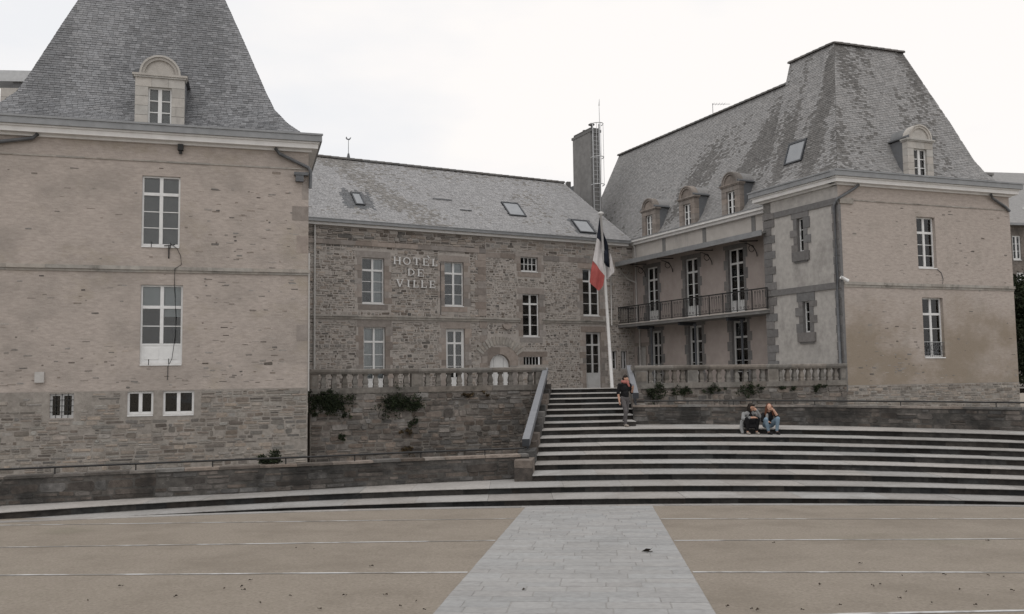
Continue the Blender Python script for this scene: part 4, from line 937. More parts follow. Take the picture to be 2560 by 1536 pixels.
rroof,rfc,RLn=hip_roof(rp,o_,e1,e2,RW_,10.,PROFR,'slate_right',['front','left'],tiles=('front','left'),lim=300,cut=CUT,matf={'front':lich('slate_right','slate_right_dark',lambda u,s:clamp(.12+1.1*fb(u*.6,s*.12,8)+.55*clamp(1-abs(u-s*.36-.35)/.55)+.6*clamp(1-abs(9.7-u-s*.37)/.9)*clamp(s/2.))),'left':lich('slate_right','slate_right_dark',lambda u,s:clamp(.15+1.5*fb(u*.8,s*.14,9)+.5*clamp(1-abs(u-s*.36-.3)/.4)))})
hk=skylight(rroof,PLft,WLft,L_,SKR)
dormer(RF,rp,4.62,11.58,'tuffeau',wd=1.44,curt={'all':'shade'})
one('downpipe',lambda q:q.tube([RF.p(.95,11.0,.22),RF.p(.8,10.85,.15),RF.p(.1,10.45,.08),RF.p(-.1,10.35,.08),RS.p(.12,10.1,.1),RS.p(.12,6.95,.1),RS.p(.10,6.3,.16),RS.p(.12,2.6,.1)],.06,8),'pipe',rp,True)
one('downpipe',lambda q:q.tube([RF.p(8.4,11.0,.22),RF.p(8.6,10.85,.12),RF.p(9.4,10.5,.08),RF.p(9.65,10.3,.08)],.06,8),'pipe',rp,True)
cc=thing('security_camera',RF.p(-.05,6.9,.1),'small white security camera on the corner of the right pavilion','camera')
one('housing',lambda q:q.tube([RF.p(-.22,6.98,.24),RF.p(.1,6.82,.30)],.075,10),'white',cc,True); one('mount',lambda q:q.tube([RF.p(-.02,6.86,.03),RF.p(-.05,6.9,.26)],.03,6),'pipe',cc)
one('cable',lambda q:q.tube([RF.p(5.2,7.5,.02),RF.p(5.45,7.35,.02),RF.p(5.55,7.05,.02),RF.p(5.5,6.85,.02)],.014,6),'pipe',rp)
# ------------------------------------------------------------------ right wing with gallery
RG=Pl(0,0,0); RG.o=RS.o-RS.n*1.0; RG.u=RS.u; RG.n=RS.n
wg=thing('gallery_wing',RG.p(11,CY),'pink plastered wing with an iron balcony, canopy and three arched dormers','building')
V0_,V1_=RSL-.2,17.4
Hg=[(14.80,15.95,6.02,9.25),(11.05,12.2,6.02,9.3),(7.33,8.52,6.02,9.35),(14.62,15.65,2.15,5.5),(10.85,12.05,2.15,5.6),(7.2,8.4,2.15,5.68),(16.2,17.0,2.15,4.65)]
gw=wall(RG,'wall',wg,V0_,V1_,CY-.1,9.75,Hg,'pink',mtr='quoin')
bx('frieze','frieze',wg,RG,V0_,V1_,9.752,10.78,-.3,.02)
for i,v in enumerate((13.9,10.2,6.3)): bx('frieze_pier','cement',wg,RG,v,v+.28,9.9,10.76,.0,.05)
bx('fascia','cornice',wg,RG,V0_,V1_,10.78,10.93,-.1,.2); bx('gutter','cornice',wg,RG,V0_,V1_,10.931,11.08,-.1,.33); bx('gutter_lip','zinc',wg,RG,V0_,V1_,11.06,11.1,.3,.36)
for i,h in enumerate(Hg):
    a,b_,c,d=h
    if i<3: o=window(RG,wg,a,b_,c,d,transom=d-.75,rows=3,panel=.62,fw=.07,sill=False,depth=.2,curt={(0,1):'shade',(0,2):'shade'} if i else None,mt='white')
    elif i<6: o=window(RG,wg,a,b_,c,d,transom=d-.85,rows=4,panel=.3,fw=.11,sill=False,depth=.22,mt='offwhite')
    else:
        o=bx('side_door','palepipe',wg,RG,a,b_,c,d,-.2,-.15)
    surround(RG,o,a,b_,c,d,'quoin' if i<6 else 'dressed',lint=.22,proud=.006,h=.5,ws=(.2,.34) if i<6 else(.12,.16),sill=False)
# canopy
b=MB(); D=1.3
b.hexa([RG.p(V0_,9.78,.0),RG.p(V1_,9.78,.0),RG.p(V1_,9.52,D),RG.p(V0_,9.52,D),RG.p(V0_,9.9,.0),RG.p(V1_,9.9,.0),RG.p(V1_,9.62,D),RG.p(V0_,9.62,D)],.5); b.build('canopy','cement',wg)
bx('canopy_fascia','zinc',wg,RG,V0_,V1_,9.44,9.70,D+.002,D+.04)
for v in(15.9,13.2,9.7,6.2):
    b=MB(); b.beam(RG.p(v,9.5,.02),RG.p(v,9.42,1.15),.05,.05); 
    b.tube([RG.p(v,8.75+.0*t,.05) if t<0 else RG.p(v,8.72+.62*math.sin(t*.157),.08+.75*(1-math.cos(t*.157))) for t in range(11)],.022,6)
    b.tube([RG.p(v,9.1+.17*math.sin(t*.6),.42+.17*math.cos(t*.6)) for t in range(12)],.018,6); b.build('canopy_bracket','iron',wg)
# balcony
ba,bb_=RSL-.25,17.3
bx('balcony_slab','cement',wg,RG,ba,bb_,5.78,5.93,.0,1.18); bx('slab_edge','frieze',wg,RG,ba,bb_,5.932,5.985,-.0,1.22)
for v in(15.3,11.4,7.4): bx('balcony_beam','darksteel',wg,RG,v-.07,v+.07,5.6,5.78,.0,1.1)
one('handrail',lambda q:q.beam(RG.p(ba,6.97,1.15),RG.p(bb_,6.97,1.15),.05,.06),'iron',wg)
one('bottom_rail',lambda q:q.beam(RG.p(ba,6.05,1.15),RG.p(bb_,6.05,1.15),.03,.03),'iron',wg)
npn=12; M['railcast']=mat('cast_iron_bars',(.022,.021,.020),(.045,.043,.042),9,rough=.6)
for i in range(npn+1):
    v=ba+(bb_-ba)*i/npn
    one('baluster_post',lambda q:q.beam(RG.p(v,5.98,1.15),RG.p(v,6.95,1.15),.04,.04,up=RG.u),'iron',wg)
    if i<npn:
        b=MB(); wv_=(bb_-ba)/npn
        for j in range(1,12):
            vv=v+wv_*j/12; b.tube([RG.p(vv,6.06,1.15),RG.p(vv,6.2,1.15+.0),RG.p(vv+.02*(j%2*2-1),6.85,1.15),RG.p(vv,6.92,1.15)],.011,4)
        for j in(2,4,6): b.tube([RG.p(v+wv_*j/8+.055*math.cos(t*.7),6.17+.055*math.sin(t*.7),1.155) for t in range(10)],.010,4); b.tube([RG.p(v+wv_*j/8+.05*math.cos(t*.7),6.83+.05*math.sin(t*.7),1.155) for t in range(10)],.010,4)
        b.build('railing_panel','railcast',wg)
one('handrail',lambda q:q.beam(RG.p(bb_,6.97,.02),RG.p(bb_,6.97,1.15),.05,.06),'iron',wg)
for x in(1629,1739,1856):
    v=RG.at(x,860,1.05)[0]
    one('iron_column',lambda q:q.tube([RG.p(v,CY,1.05),RG.p(v,5.45,1.05),RG.p(v,5.5,1.05),RG.p(v,5.6,1.05)],[.06,.055,.09,.12],10),'darksteel',wg,True)
one('downpipe',lambda q:q.tube([RG.p(17.0,10.9,.28),RG.p(16.95,10.6,.1),RG.p(16.95,10.0,.07),RG.p(16.95,6.0,.07)],.045,8),'palepipe',wg,True)
one('downpipe',lambda q:q.tube([RG.p(16.7,5.8,.07),RG.p(16.7,2.2,.07)],.045,8),'palepipe',wg,True)
one('downpipe',lambda q:q.tube([RG.p(17.2,9.3,1.1),RG.p(17.15,8.7,.5),RG.p(16.97,8.5,.08)],.035,8),'palepipe',wg,True)
one('downpipe',lambda q:q.tube([CF.p(18.05,9.4,.1),CF.p(18.05,5.9,.1)],.04,8),'palepipe',wg,True)
# wing roof
PG=[(-.28,11.02),(.15,11.22),(.55,11.75),(1.0,12.8),(2.05,15.4),(3.0,18.05)]
fg,Lg,Lgs=profile(PG); VA,VB=RSL-.05,25.6
def GP_(x,s):
    q=fg(s); return RG.p(x,q[1],-q[0])
GW=lambda s:(VA,VB-max(0,fg(s)[0])*.78)
b=MB()
for s0,s1 in zip(Lgs,Lgs[1:]):
    for sgn in(0,1):
        v=[]
        for s in(s0,s1):
            q=fg(s); a,c=GW(s); dd=-q[0] if not sgn else -6+q[0]
            v+=[RG.p(a,q[1]-.03,dd),RG.p(c,q[1]-.03,dd)]
        b.add(v,[(0,1,3,2)],.5)
    qa,qb=fg(s0),fg(s1); b.add([RG.p(GW(s0)[1],qa[1]-.03,-qa[0]),RG.p(GW(s0)[1],qa[1]-.03,-6+qa[0]),RG.p(GW(s1)[1],qb[1]-.03,-6+qb[0]),RG.p(GW(s1)[1],qb[1]-.03,-qb[0])],[(0,1,2,3)],.5)
groof=b.build('roof','slate_right',wg)
slates(GP_,GW,Lg,'slate_right',groof,exp=.11,wid=.18,matf=lich('slate_right','slate_right_dark',lambda u,s:clamp(clamp(1.1-abs(s-4.2+.25*(u-10))/2.6)*(.35+1.9*fb(u*.42+s*.2,s*.13,11)))))
cap_tiles((GP_(VA+.6,Lg),GP_(GW(Lg)[1],Lg)),'ridge_tile',groof,.13,.45)
for x in(1620,1716,1826):
    v=RG.at(x+2,560)[0]; dormer(RG,wg,v,11.12,'dormer_dark',wd=1.42,ow=.66,oh=1.24,top=1.62,ar=.6,back=1.5,cheek='slate_new')
# chimney with caged ladder
chm=thing('rendered_chimney',(5.2,56,12.5),'tall grey rendered chimney with a caged steel ladder beside the wing roof','chimney')
KA=Pl(5.25,56.2,2.016,flip=True); KB=Pl(5.25,56.2,.445)
q8=[KA.o,KA.p(2.35,0),KA.p(2.35,0)+KB.u*.72,KA.o+KB.u*.72]; ZT=18.75
def kbox(q,z0,z1,g): 
    c=sum(q,Vector())/4; p=[c+(v-c)*(1+g/((v-c).length)) for v in q]; return [Vector((v.x,v.y,z0)) for v in p]+[Vector((v.x,v.y,z1)) for v in p]
one('stack',lambda b:b.hexa(kbox(q8,9.5,ZT,0)),'cement',chm); one('chimney_cap',lambda b:(b.hexa(kbox(q8,ZT,ZT+.16,.12)),b.hexa(kbox(q8,ZT+.16,ZT+.3,-.1))),'ridge',chm)
one('flue_cowl',lambda b:b.tube([KA.p(.45,ZT+.28,-.35),KA.p(.45,ZT+.6,-.35)],.05,8),'ridge',chm); one('flue_cowl',lambda b:b.tube([KA.p(.45,ZT+.58,-.35),KA.p(.45,ZT+.62,-.35),KA.p(.45,ZT+.72,-.35)],[.2,.22,.08],12),'ridge',chm)
one('flue_pot',lambda b:b.tube([KA.p(1.3,ZT+.28,-.35),KA.p(1.3,ZT+.45,-.35)],.16,10),'ridge',chm)
ld=thing('caged_ladder',KB.p(.4,13,.1),'galvanised ladder with safety hoops fixed to the tall chimney','ladder')
for u in(.10,.56): one('stile',lambda b:b.beam(KB.p(u,12.9,.12),KB.p(u,ZT+.55,.12),.05,.06,up=KB.u),'galv',ld)
for i in range(22): one('rung',lambda b:b.tube([KB.p(.1,13.1+i*.28,.12),KB.p(.56,13.1+i*.28,.12)],.016,6),'galv',ld)
for z in(ZT+.45,17.0,15.2): one('safety_hoop',lambda b:b.tube([KB.p(.33+.42*math.cos(t),z,.12+.62*math.sin(t)) for t in[.0+math.pi*i/14 for i in range(15)]],.028,6),'galv',ld)
for a in(.9,1.57,2.2): one('cage_strap',lambda b:b.tube([KB.p(.33+.42*math.cos(a),15.2,.12+.62*math.sin(a)),KB.p(.33+.42*math.cos(a),ZT+.45,.12+.62*math.sin(a))],.014,6),'galv',ld)
am=thing('aerial_mast',KB.p(.6,17,.05),'thin pale aerial mast clamped to the tall chimney','mast')
one('mast',lambda b:b.tube([KB.p(.62,17.2,.15),KB.p(.6,20.4,.15),KB.p(.6,20.55,.15),KB.p(.63,20.95,.15)],[.02,.018,.035,.012],6),'galv',am)
# tv aerial above the wing ridge
tv=thing('tv_aerial',GP_(14.2,Lg)+Vector((.8,1.2,-1)),'thin television aerial above the ridge of the right wing','aerial')
q=GP_(13.4,Lg)+Vector((.3,.4,0))
one('mast',lambda b:b.tube([q+Vector((0,0,-.5)),q+Vector((0,0,.95))],.016,6),'pipe',tv); one('boom',lambda b:b.tube([q+Vector((-.02,0,.9)),q+Vector((1.05,.1,.92))],.012,6),'pipe',tv)
for i in range(5): one('element',lambda b:b.tube([q+Vector((.05+i*.16,-.25,.9)),q+Vector((.05+i*.16,.25,.9))],.008,5),'pipe',tv)
one('stay',lambda b:b.tube([q+Vector((0,0,.3)),q+Vector((.42,.1,.32))],.010,5),'pipe',tv)
# small roof gable behind the main ridge
gb=thing('rear_gable',(4.0,62,10),'sliver of a dark slate gable with a small stack behind the chimney','building')
GQ=Pl(3.35,61,.25)
one('gable_wall',lambda b:b.prism(GQ,[(-.2,8),(3,8),(3,16.9),(.0,15.9)],-3,0),'slate_new',gb); bx('stack','ridge',gb,GQ,.7,.98,15.9,16.6,-.5,-.1)
# ------------------------------------------------------------------ house beyond on the right
hb=thing('stone_house',(33,56,2),'grey stone house with white windows behind the right pavilion','building')
HP=Pl(31.2,55.2,.18)
hw=[(.55,1.15,9.9,11.45),(.75,1.3,7.5,9.1),(2.2,2.9,9.9,11.45)]
hwall=wall(HP,'wall',hb,-6,9,1.5,12.2,hw,'rubble_dark')
for a,b_,c,d in hw: window(HP,hb,a,b_,c,d,rows=3,depth=.12,fw=.08,curt={(0,0):'blind',(0,1):'blind',(0,2):'blind'})
one('roof',lambda b:b.add([HP.p(-6,12.1,.35),HP.p(9.3,12.1,.35),HP.p(9.3,16.5,-4),HP.p(-4,16.5,-4),HP.p(-6,12.1,-8.3),HP.p(9.3,12.1,-8.3)],[(0,1,2,3),(3,2,5,4)],.5),'slate_right',hb)
bx('gutter','zinc',hb,HP,-6,9.3,12.05,12.2,0,.42)
bx('roof_light','white',hb,HP,2.2,2.9,13.3,13.45,-.95,-.8)
rc=thing('house_chimney',(26,43,11),'slate hung chimney stack at the right end of the right pavilion','chimney')
KC=Pl(24.0,43.6,.344)
bx('stack','slate_new',rc,KC,-1.0,.28,9,12.75,-1.0,0); bx('chimney_cap','cement',rc,KC,-1.05,.33,12.75,12.86,-1.05,.05); one('flue',lambda b:b.tube([KC.p(-.75,12.85,-.4),KC.p(-.75,13.4,-.4)],.05,8),'pipe',rc)
# ------------------------------------------------------------------ flagpole and flag
fp=thing('flagpole',(4.3,38,CY),'white flagpole leaning slightly at the top of the steps','flagpole')
FPp=Pl(0,38,0)
tb=FPp.at(1530,964); tt=FPp.at(1502,538); pb=FPp.p(tb[0]-.02*0,CY-.02); ptop=FPp.p(*tt)
pb=ptop+(FPp.p(*tb)-ptop)*((ptop.z-CY)/(ptop.z-tb[1]))
one('pole',lambda b:b.tube([pb,pb+(ptop-pb)*.5,ptop],[.075,.065,.05],10),'paint',fp,True)
one('finial',lambda b:b.tube([ptop,ptop+Vector((0,0,.04)),ptop+Vector((0,0,.10)),ptop+Vector((0,0,.15))],[.05,.13,.13,.05],12),'paint',fp,True)
# flag: three cloth panels, folded round the pole
fl=thing('french_flag',ptop-Vector((0,0,2.5)),'limp tricolour flag, navy, white and red, hanging on the white flagpole','flag')
def fpx(x,y): return FPp.at(1460+x*.1483,520+y*.1483)
def inpoly(x,y,P):
    r=False; j=len(P)-1
    for i in range(len(P)):
        if (P[i][1]>y)!=(P[j][1]>y) and x<(P[j][0]-P[i][0])*(y-P[i][1])/(P[j][1]-P[i][1])+P[i][0]: r=not r
        j=i
    return r
def cloth(name,left,right,mt,ph,side):
    """ruled surface between a left and a right edge (both top to bottom), rippled in depth"""
    n,m=26,14; b=MB(); vs=[]
    def along(E,t):
        L=[0]
        for a,c in zip(E,E[1:]): L.append(L[-1]+math.hypot(c[0]-a[0],c[1]-a[1]))
        d=t*L[-1]
        for i in range(1,len(L)):
            if d<=L[i]+1e-9: f=(d-L[i-1])/(L[i]-L[i-1]+1e-9); return E[i-1][0]+(E[i][0]-E[i-1][0])*f,E[i-1][1]+(E[i][1]-E[i-1][1])*f
        return E[-1]
    for i in range(n+1):
        a,c=along(left,i/n),along(right,i/n)
        for j in range(m+1):
            x=a[0]+(c[0]-a[0])*j/m; y=a[1]+(c[1]-a[1])*j/m; u,z=fpx(x,y)
            px=285+60*(y-120)/620.   # pole position in these units
            front=.13 if 735<y<945 else -.10
            k=max(0,1-abs(x-px)/70)
            d=(front*k if side else 0)+.07*math.sin(x*.045+ph+y*.004)+.03*math.sin(y*.012+ph*2)
            vs.append(FPp.p(u,z,d))
    b.add(vs,[(i*(m+1)+j,i*(m+1)+j+1,(i+1)*(m+1)+j+1,(i+1)*(m+1)+j) for i in range(n) for j in range(m)],.5)
    return b.build(name,mt,fl,True)
cloth('navy_panel',[(262,165),(240,330),(215,508),(295,578),(303,700),(312,940)],[(292,168),(330,390),(405,640),(422,800),(430,900),(436,1010)],'fblue',.3,True)
cloth('white_panel',[(215,512),(185,690),(150,885)],[(297,576),(306,760),(318,945),(345,1145)],'fwhite',1.2,False)
cloth('white_panel',[(312,940),(330,1060),(345,1145),(398,1205)],[(436,1008),(440,1040),(450,1060),(458,1130)],'fwhite',2.0,True)
cloth('white_panel',[(432,760),(436,1008),(452,1060),(458,1132)],[(440,770),(480,900),(515,1040),(510,1085)],'fwhite',2.6,False)
cloth('red_panel',[(150,888),(115,1060),(95,1252),(160,1320),(240,1392)],[(345,1148),(335,1220),(322,1310),(290,1360),(262,1388)],'fred',.6,False)
# ------------------------------------------------------------------ people
def swept(b,p0,p1,r0,r1,k=12):
    p0,p1=Vector(p0),Vector(p1); d=(p1-p0); L=d.length; d=d/L if L>1e-6 else Vector((0,0,1))
    pts=[];rs=[]
    for a in(-1.45,-1.0,-.5,0): pts.append(p0+d*r0*math.sin(a)); rs.append(r0*math.cos(a))
    for a in(0,.5,1.0,1.45): pts.append(p1+d*r1*math.sin(a)); rs.append(r1*math.cos(a))
    b.tube(pts,rs,k)
def ellip(b,c,r,k=14):
    c=Vector(c); vs=[];n=9
    for i in range(n+1):
        t=-1.5+3.0*i/n; vs+=[c+Vector((r[0]*math.cos(t)*math.cos(6.2832*j/k),r[1]*math.cos(t)*math.sin(6.2832*j/k),r[2]*math.sin(t))) for j in range(k)]
    b.add(vs,[(i*k+j,i*k+(j+1)%k,(i+1)*k+(j+1)%k,(i+1)*k+j) for i in range(n) for j in range(k)]+[tuple(range(k)),tuple(range(n*k+k-1,n*k-1,-1))])
def figure(name,label,loc,rz,prims,mats,hair,hairmat,voxel=.0085,extra=None):
    """one continuous body surface grown from overlapping limbs; prims: (kind, a, b, ra, rb, material) """
    th=thing(name,loc,label,'person','people on the steps'); mw=Matrix.Translation(loc)@Matrix.Rotation(rz,4,'Z')
    def solid(ps,vox):
        b=MB()
        for q in ps:
            if q[0]=='c': swept(b,q[1],q[2],q[3],q[4])
            else: ellip(b,q[1],q[2])
        o=b.build('tmp','skin'); m=o.modifiers.new('r','REMESH'); m.mode='VOXEL'; m.voxel_size=vox
        s=o.modifiers.new('s','SMOOTH'); s.iterations=3; s.factor=.5
        dg=bpy.context.evaluated_depsgraph_get(); me=bpy.data.meshes.new_from_object(o.evaluated_get(dg)); bpy.data.objects.remove(o); return me
    def finish(me,nm,ps,ml,par):
        me.name=nm; me.materials.clear()
        for k in ml: me.materials.append(M[k])
        n=len(me.polygons); ce=np.empty(n*3); me.polygons.foreach_get('center',ce); ce=ce.reshape(-1,3); best=np.full(n,9e9); idx=np.zeros(n,int)
        for q in ps:
            if q[0]=='c':
                a,c=np.array(q[1]),np.array(q[2]); d=c-a; L=max(1e-9,d@d); t=np.clip(((ce-a)@d)/L,0,1); dist=np.linalg.norm(ce-(a+t[:,None]*d),axis=1)-(q[3]+(q[4]-q[3])*t); mi=q[5]
            else:
                a,r=np.array(q[1]),np.array(q[2]); kk=np.linalg.norm((ce-a)/r,axis=1); dist=(kk-1)*r.min(); mi=q[3]
            u=dist<best; best[u]=dist[u]; idx[u]=ml.index(mi)
        me.polygons.foreach_set('material_index',idx); me.polygons.foreach_set('use_smooth',[True]*n)
        me.transform(mw); me.update()
        o=bpy.data.objects.new(nm,me); S.collection.objects.link(o); adopt(o,par); return o
    body=finish(solid(prims,voxel),'body',prims,mats,th)
    finish(solid(hair,.010),'hair',hair,[hairmat],th)
    for nm,ps,ml in(extra or []): finish(solid(ps,.010),nm,ps,ml,th)
    return th
def head(c,yaw,pitch,skin='skin'):
    """head with brow, nose, lips, ears; faces -Y at yaw 0"""
    Rm=Matrix.Rotation(yaw,3,'Z')@Matrix.Rotation(pitch,3,'X'); C=Vector(c); T=lambda x,y,z:tuple(C+Rm@Vector((x,y,z)))
    p=[('e',tuple(c),(.074,.09,.105),skin),('c',T(0,-.045,-.055),T(0,-.05,-.075),.05,.04,skin),('c',T(0,-.088,.008),T(0,-.104,-.022),.010,.014,skin),
       ('c',T(-.02,-.084,-.052),T(.02,-.084,-.052),.010,.010,skin)]
    for s in(-1,1): p+=[('c',T(s*.074,.01,-.02),T(s*.078,.012,.012),.012,.014,skin),('c',T(s*.02,-.082,.018),T(s*.045,-.074,.02),.010,.009,skin)]
    return p,T
def hand(w,d,up,side,mt='skin',curl=.5):
    """palm plus four fingers and a thumb; w wrist, d pointing direction, up palm normal"""
    w=Vector(w); d=Vector(d).normalized(); up=Vector(up).normalized(); x=d.cross(up).normalized()*side; out=[('c',tuple(w),tuple(w+d*.05),.024,.03,mt)]
    for i,(o,l) in enumerate(((-.027,.06),(-.009,.072),(.009,.07),(.026,.055))):
        b0=w+d*.07+x*o; b1=b0+d*l*.5-up*l*.15*curl; b2=b1+d*l*.5*(1-.6*curl)-up*l*.5*curl
        out+=[('c',tuple(b0-d*.02),tuple(b1),.0095,.009,mt),('c',tuple(b1),tuple(b2),.009,.008,mt)]
    t0=w+d*.025-x*.028; t1=t0-x*.025+d*.03; out+=[('c',tuple(t0),tuple(t1),.012,.0105,mt),('c',tuple(t1),tuple(t1+d*.03+x*.004-up*.008),.010,.009,mt)]
    return out
# person standing: turned to the right, head bowed
h_,T=head((.03,-.03,1.585),.55,.30)
mp_=[('e',(0,0,.93),(.16,.125,.14),'trouser'),('c',(0,.0,1.02),(0,.0,1.1),.135,.14,'black'),('e',(0,0,1.24),(.185,.125,.17),'black'),('e',(0,.01,1.37),(.195,.105,.075),'black'),('c',(0,.0,1.42),(.02,-.01,1.50),.058,.052,'skin'),
 ('c',(-.085,.0,.90),(-.07,-.14,.52),.092,.066,'trouser'),('c',(-.07,-.14,.52),(-.07,-.12,.10),.066,.05,'trouser'),('c',(.085,.0,.90),(.07,.03,.49),.092,.065,'trouser'),('c',(.07,.03,.49),(.05,.20,.13),.066,.05,'trouser'),
 ('c',(-.07,-.10,.05),(-.08,-.28,.04),.046,.04,'shoe'),('c',(.05,.22,.085),(.06,.06,.042),.046,.04,'shoe'),
 ('c',(-.20,.0,1.37),(-.245,.02,1.10),.062,.056,'black'),('c',(-.245,.02,1.12),(-.235,-.03,.86),.042,.032,'skin'),
 ('c',(.20,-.01,1.37),(.255,-.02,1.12),.062,.056,'black'),('c',(.255,-.02,1.12),(.20,-.19,1.25),.042,.032,'skin')]
mp_+=hand((-.235,-.035,.84),(-.0,-.1,-1),(-1,0,0),1)+hand((.20,-.20,1.26),(-.3,-.5,.6),(0,1,.5),-1)+h_
hr=[('e',T(0,.02,.045),(.083,.092,.085),'hair_dark'),('c',T(-.04,.06,-.02),T(.04,.06,-.02),.05,.05,'hair_dark')]
sc=[('c',(-.06,-.05,1.47),(.07,-.07,1.47),.055,.06,'scarf'),('c',(-.05,.04,1.48),(.06,.03,1.48),.06,.06,'scarf'),('c',(.06,-.09,1.44),(.10,-.12,1.33),.045,.03,'scarf')]
ph=[('c',(.185,-.24,1.31),(.17,-.25,1.39),.022,.022,'steel')]
figure('person','person standing on the steps in a black t-shirt, grey trousers and rose scarf',(3.70,29.3,8*HS),.42,mp_,['trouser','black','skin','shoe'],hr,'hair_dark',extra=[('scarf',sc,['scarf']),('phone',ph,['steel'])])
# seated, grey cardigan
def seated(x,z=0): pass
gy=YK(8,7.4)
h_,T=head((.03,-.10,.83),.75,.15)
g1=[('e',(0,.16,.30),(.17,.16,.13),'black'),('c',(0,.13,.36),(0,.02,.56),.135,.14,'grey_cloth'),('e',(0,.0,.62),(.185,.11,.09),'grey_cloth'),('c',(0,-.05,.52),(0,-.03,.66),.10,.07,'black'),('c',(0,-.02,.68),(.02,-.07,.76),.05,.045,'skin'),
 ('c',(-.10,.14,.27),(-.15,-.26,.47),.10,.075,'black'),('c',(.10,.14,.27),(.17,-.26,.47),.10,.075,'black'),('c',(-.15,-.26,.46),(-.13,-.2,.14),.072,.05,'black'),('c',(.17,-.26,.46),(.15,-.2,.14),.072,.05,'black'),
 ('c',(-.12,-.16,.40),(.14,-.16,.40),.10,.10,'black'),('c',(-.1,-.2,.25),(.12,-.2,.25),.07,.07,'black'),
 ('c',(-.13,-.2,.14),(-.13,-.19,.07),.04,.036,'skin'),('c',(.15,-.2,.14),(.15,-.19,.07),.04,.036,'skin'),('c',(-.13,-.19,.04),(-.12,-.36,.032),.042,.034,'shoe'),('c',(.15,-.19,.04),(.16,-.36,.032),.042,.034,'shoe'),
 ('c',(-.19,.0,.62),(-.25,-.14,.47),.062,.055,'grey_cloth'),('c',(-.25,-.14,.47),(-.08,-.31,.515),.052,.042,'grey_cloth'),('c',(-.08,-.31,.515),(.02,-.34,.52),.034,.03,'skin'),
 ('c',(.19,.0,.62),(.27,-.20,.53),.062,.052,'grey_cloth'),('c',(.27,-.20,.53),(.16,-.24,.73),.048,.036,'grey_cloth'),
 ('c',(-.2,.14,.36),(-.27,.0,.16),.075,.06,'grey_cloth'),('c',(-.27,.0,.18),(-.26,-.08,.05),.06,.05,'grey_cloth')]
g1+=hand((.02,-.345,.52),(1,-.1,0),(0,0,1),1,curl=.7)+hand((.155,-.245,.735),(-.5,.3,.5),(.5,.6,0),-1,curl=.8)+h_
hr=[('e',T(0,.03,.035),(.092,.10,.098),'hair_dark'),('c',T(-.07,.03,-.02),T(-.07,.0,-.10),.045,.035,'hair_dark'),('c',T(.07,.04,-.02),T(.068,.03,-.10),.042,.035,'hair_dark'),('c',T(0,.09,-.01),T(0,.08,-.12),.055,.05,'hair_dark'),('c',T(-.05,-.065,.075),T(.05,-.065,.075),.03,.03,'hair_dark')]
figure('person','seated person with dark hair in a grey cardigan and black clothes, left of the pair',(7.33,gy-.02,7*HS),0,g1,['black','grey_cloth','skin','shoe'],hr,'hair_dark')
gy=YK(8,7.95)
h_,T=head((-.01,-.06,.835),-.12,-.05)
g2=[('e',(0,.16,.29),(.16,.15,.12),'denim'),('c',(0,.13,.34),(0,.04,.55),.125,.135,'black'),('e',(0,.02,.61),(.18,.105,.085),'black'),('c',(-.01,.0,.66),(-.01,-.03,.76),.048,.044,'skin'),
 ('c',(-.09,.14,.27),(-.17,-.24,.46),.092,.07,'denim'),('c',(.09,.14,.27),(.19,-.24,.48),.092,.07,'denim'),('c',(-.17,-.24,.455),(-.09,-.18,.13),.068,.046,'denim'),('c',(.19,-.24,.475),(.17,-.18,.13),.068,.046,'denim'),
 ('c',(-.09,-.18,.14),(-.08,-.17,.07),.036,.034,'skin'),('c',(.17,-.18,.14),(.18,-.17,.07),.036,.034,'skin'),('c',(-.08,-.16,.045),(-.03,-.33,.035),.042,.034,'black'),('c',(.18,-.16,.045),(.19,-.34,.035),.042,.034,'black'),
 ('c',(-.185,.01,.61),(-.235,-.07,.42),.058,.05,'black'),('c',(-.235,-.07,.42),(-.14,-.22,.40),.046,.036,'black'),
 ('c',(.185,.01,.61),(.20,-.15,.56),.058,.05,'black'),('c',(.20,-.15,.56),(.10,-.155,.74),.045,.032,'skin'),('c',(-.10,-.09,.48),(-.09,-.08,.60),.045,.04,'grey_cloth')]
g2+=hand((-.14,-.225,.40),(.7,-.3,-.1),(0,0,1),1,curl=.8)+hand((.095,-.155,.745),(-.6,.05,.5),(.3,.8,0),-1,curl=.7)+h_
hr=[('e',T(0,.035,.03),(.09,.092,.098),'hair_red')]
for s in(-1,1): hr+=[('c',T(s*.075,.0,.02),T(s*.095,-.01,-.12),.036,.042,'hair_red'),('c',T(s*.095,-.01,-.12),T(s*.115,-.01,-.24),.042,.03,'hair_red')]
hr+=[('c',T(0,.09,.0),T(0,.1,-.22),.06,.07,'hair_red')]
figure('person','seated person with long auburn hair, black jacket and light blue jeans, right of the pair',(7.87,gy-.02,7*HS),0,g2,['denim','black','skin','grey_cloth'],hr,'hair_red')
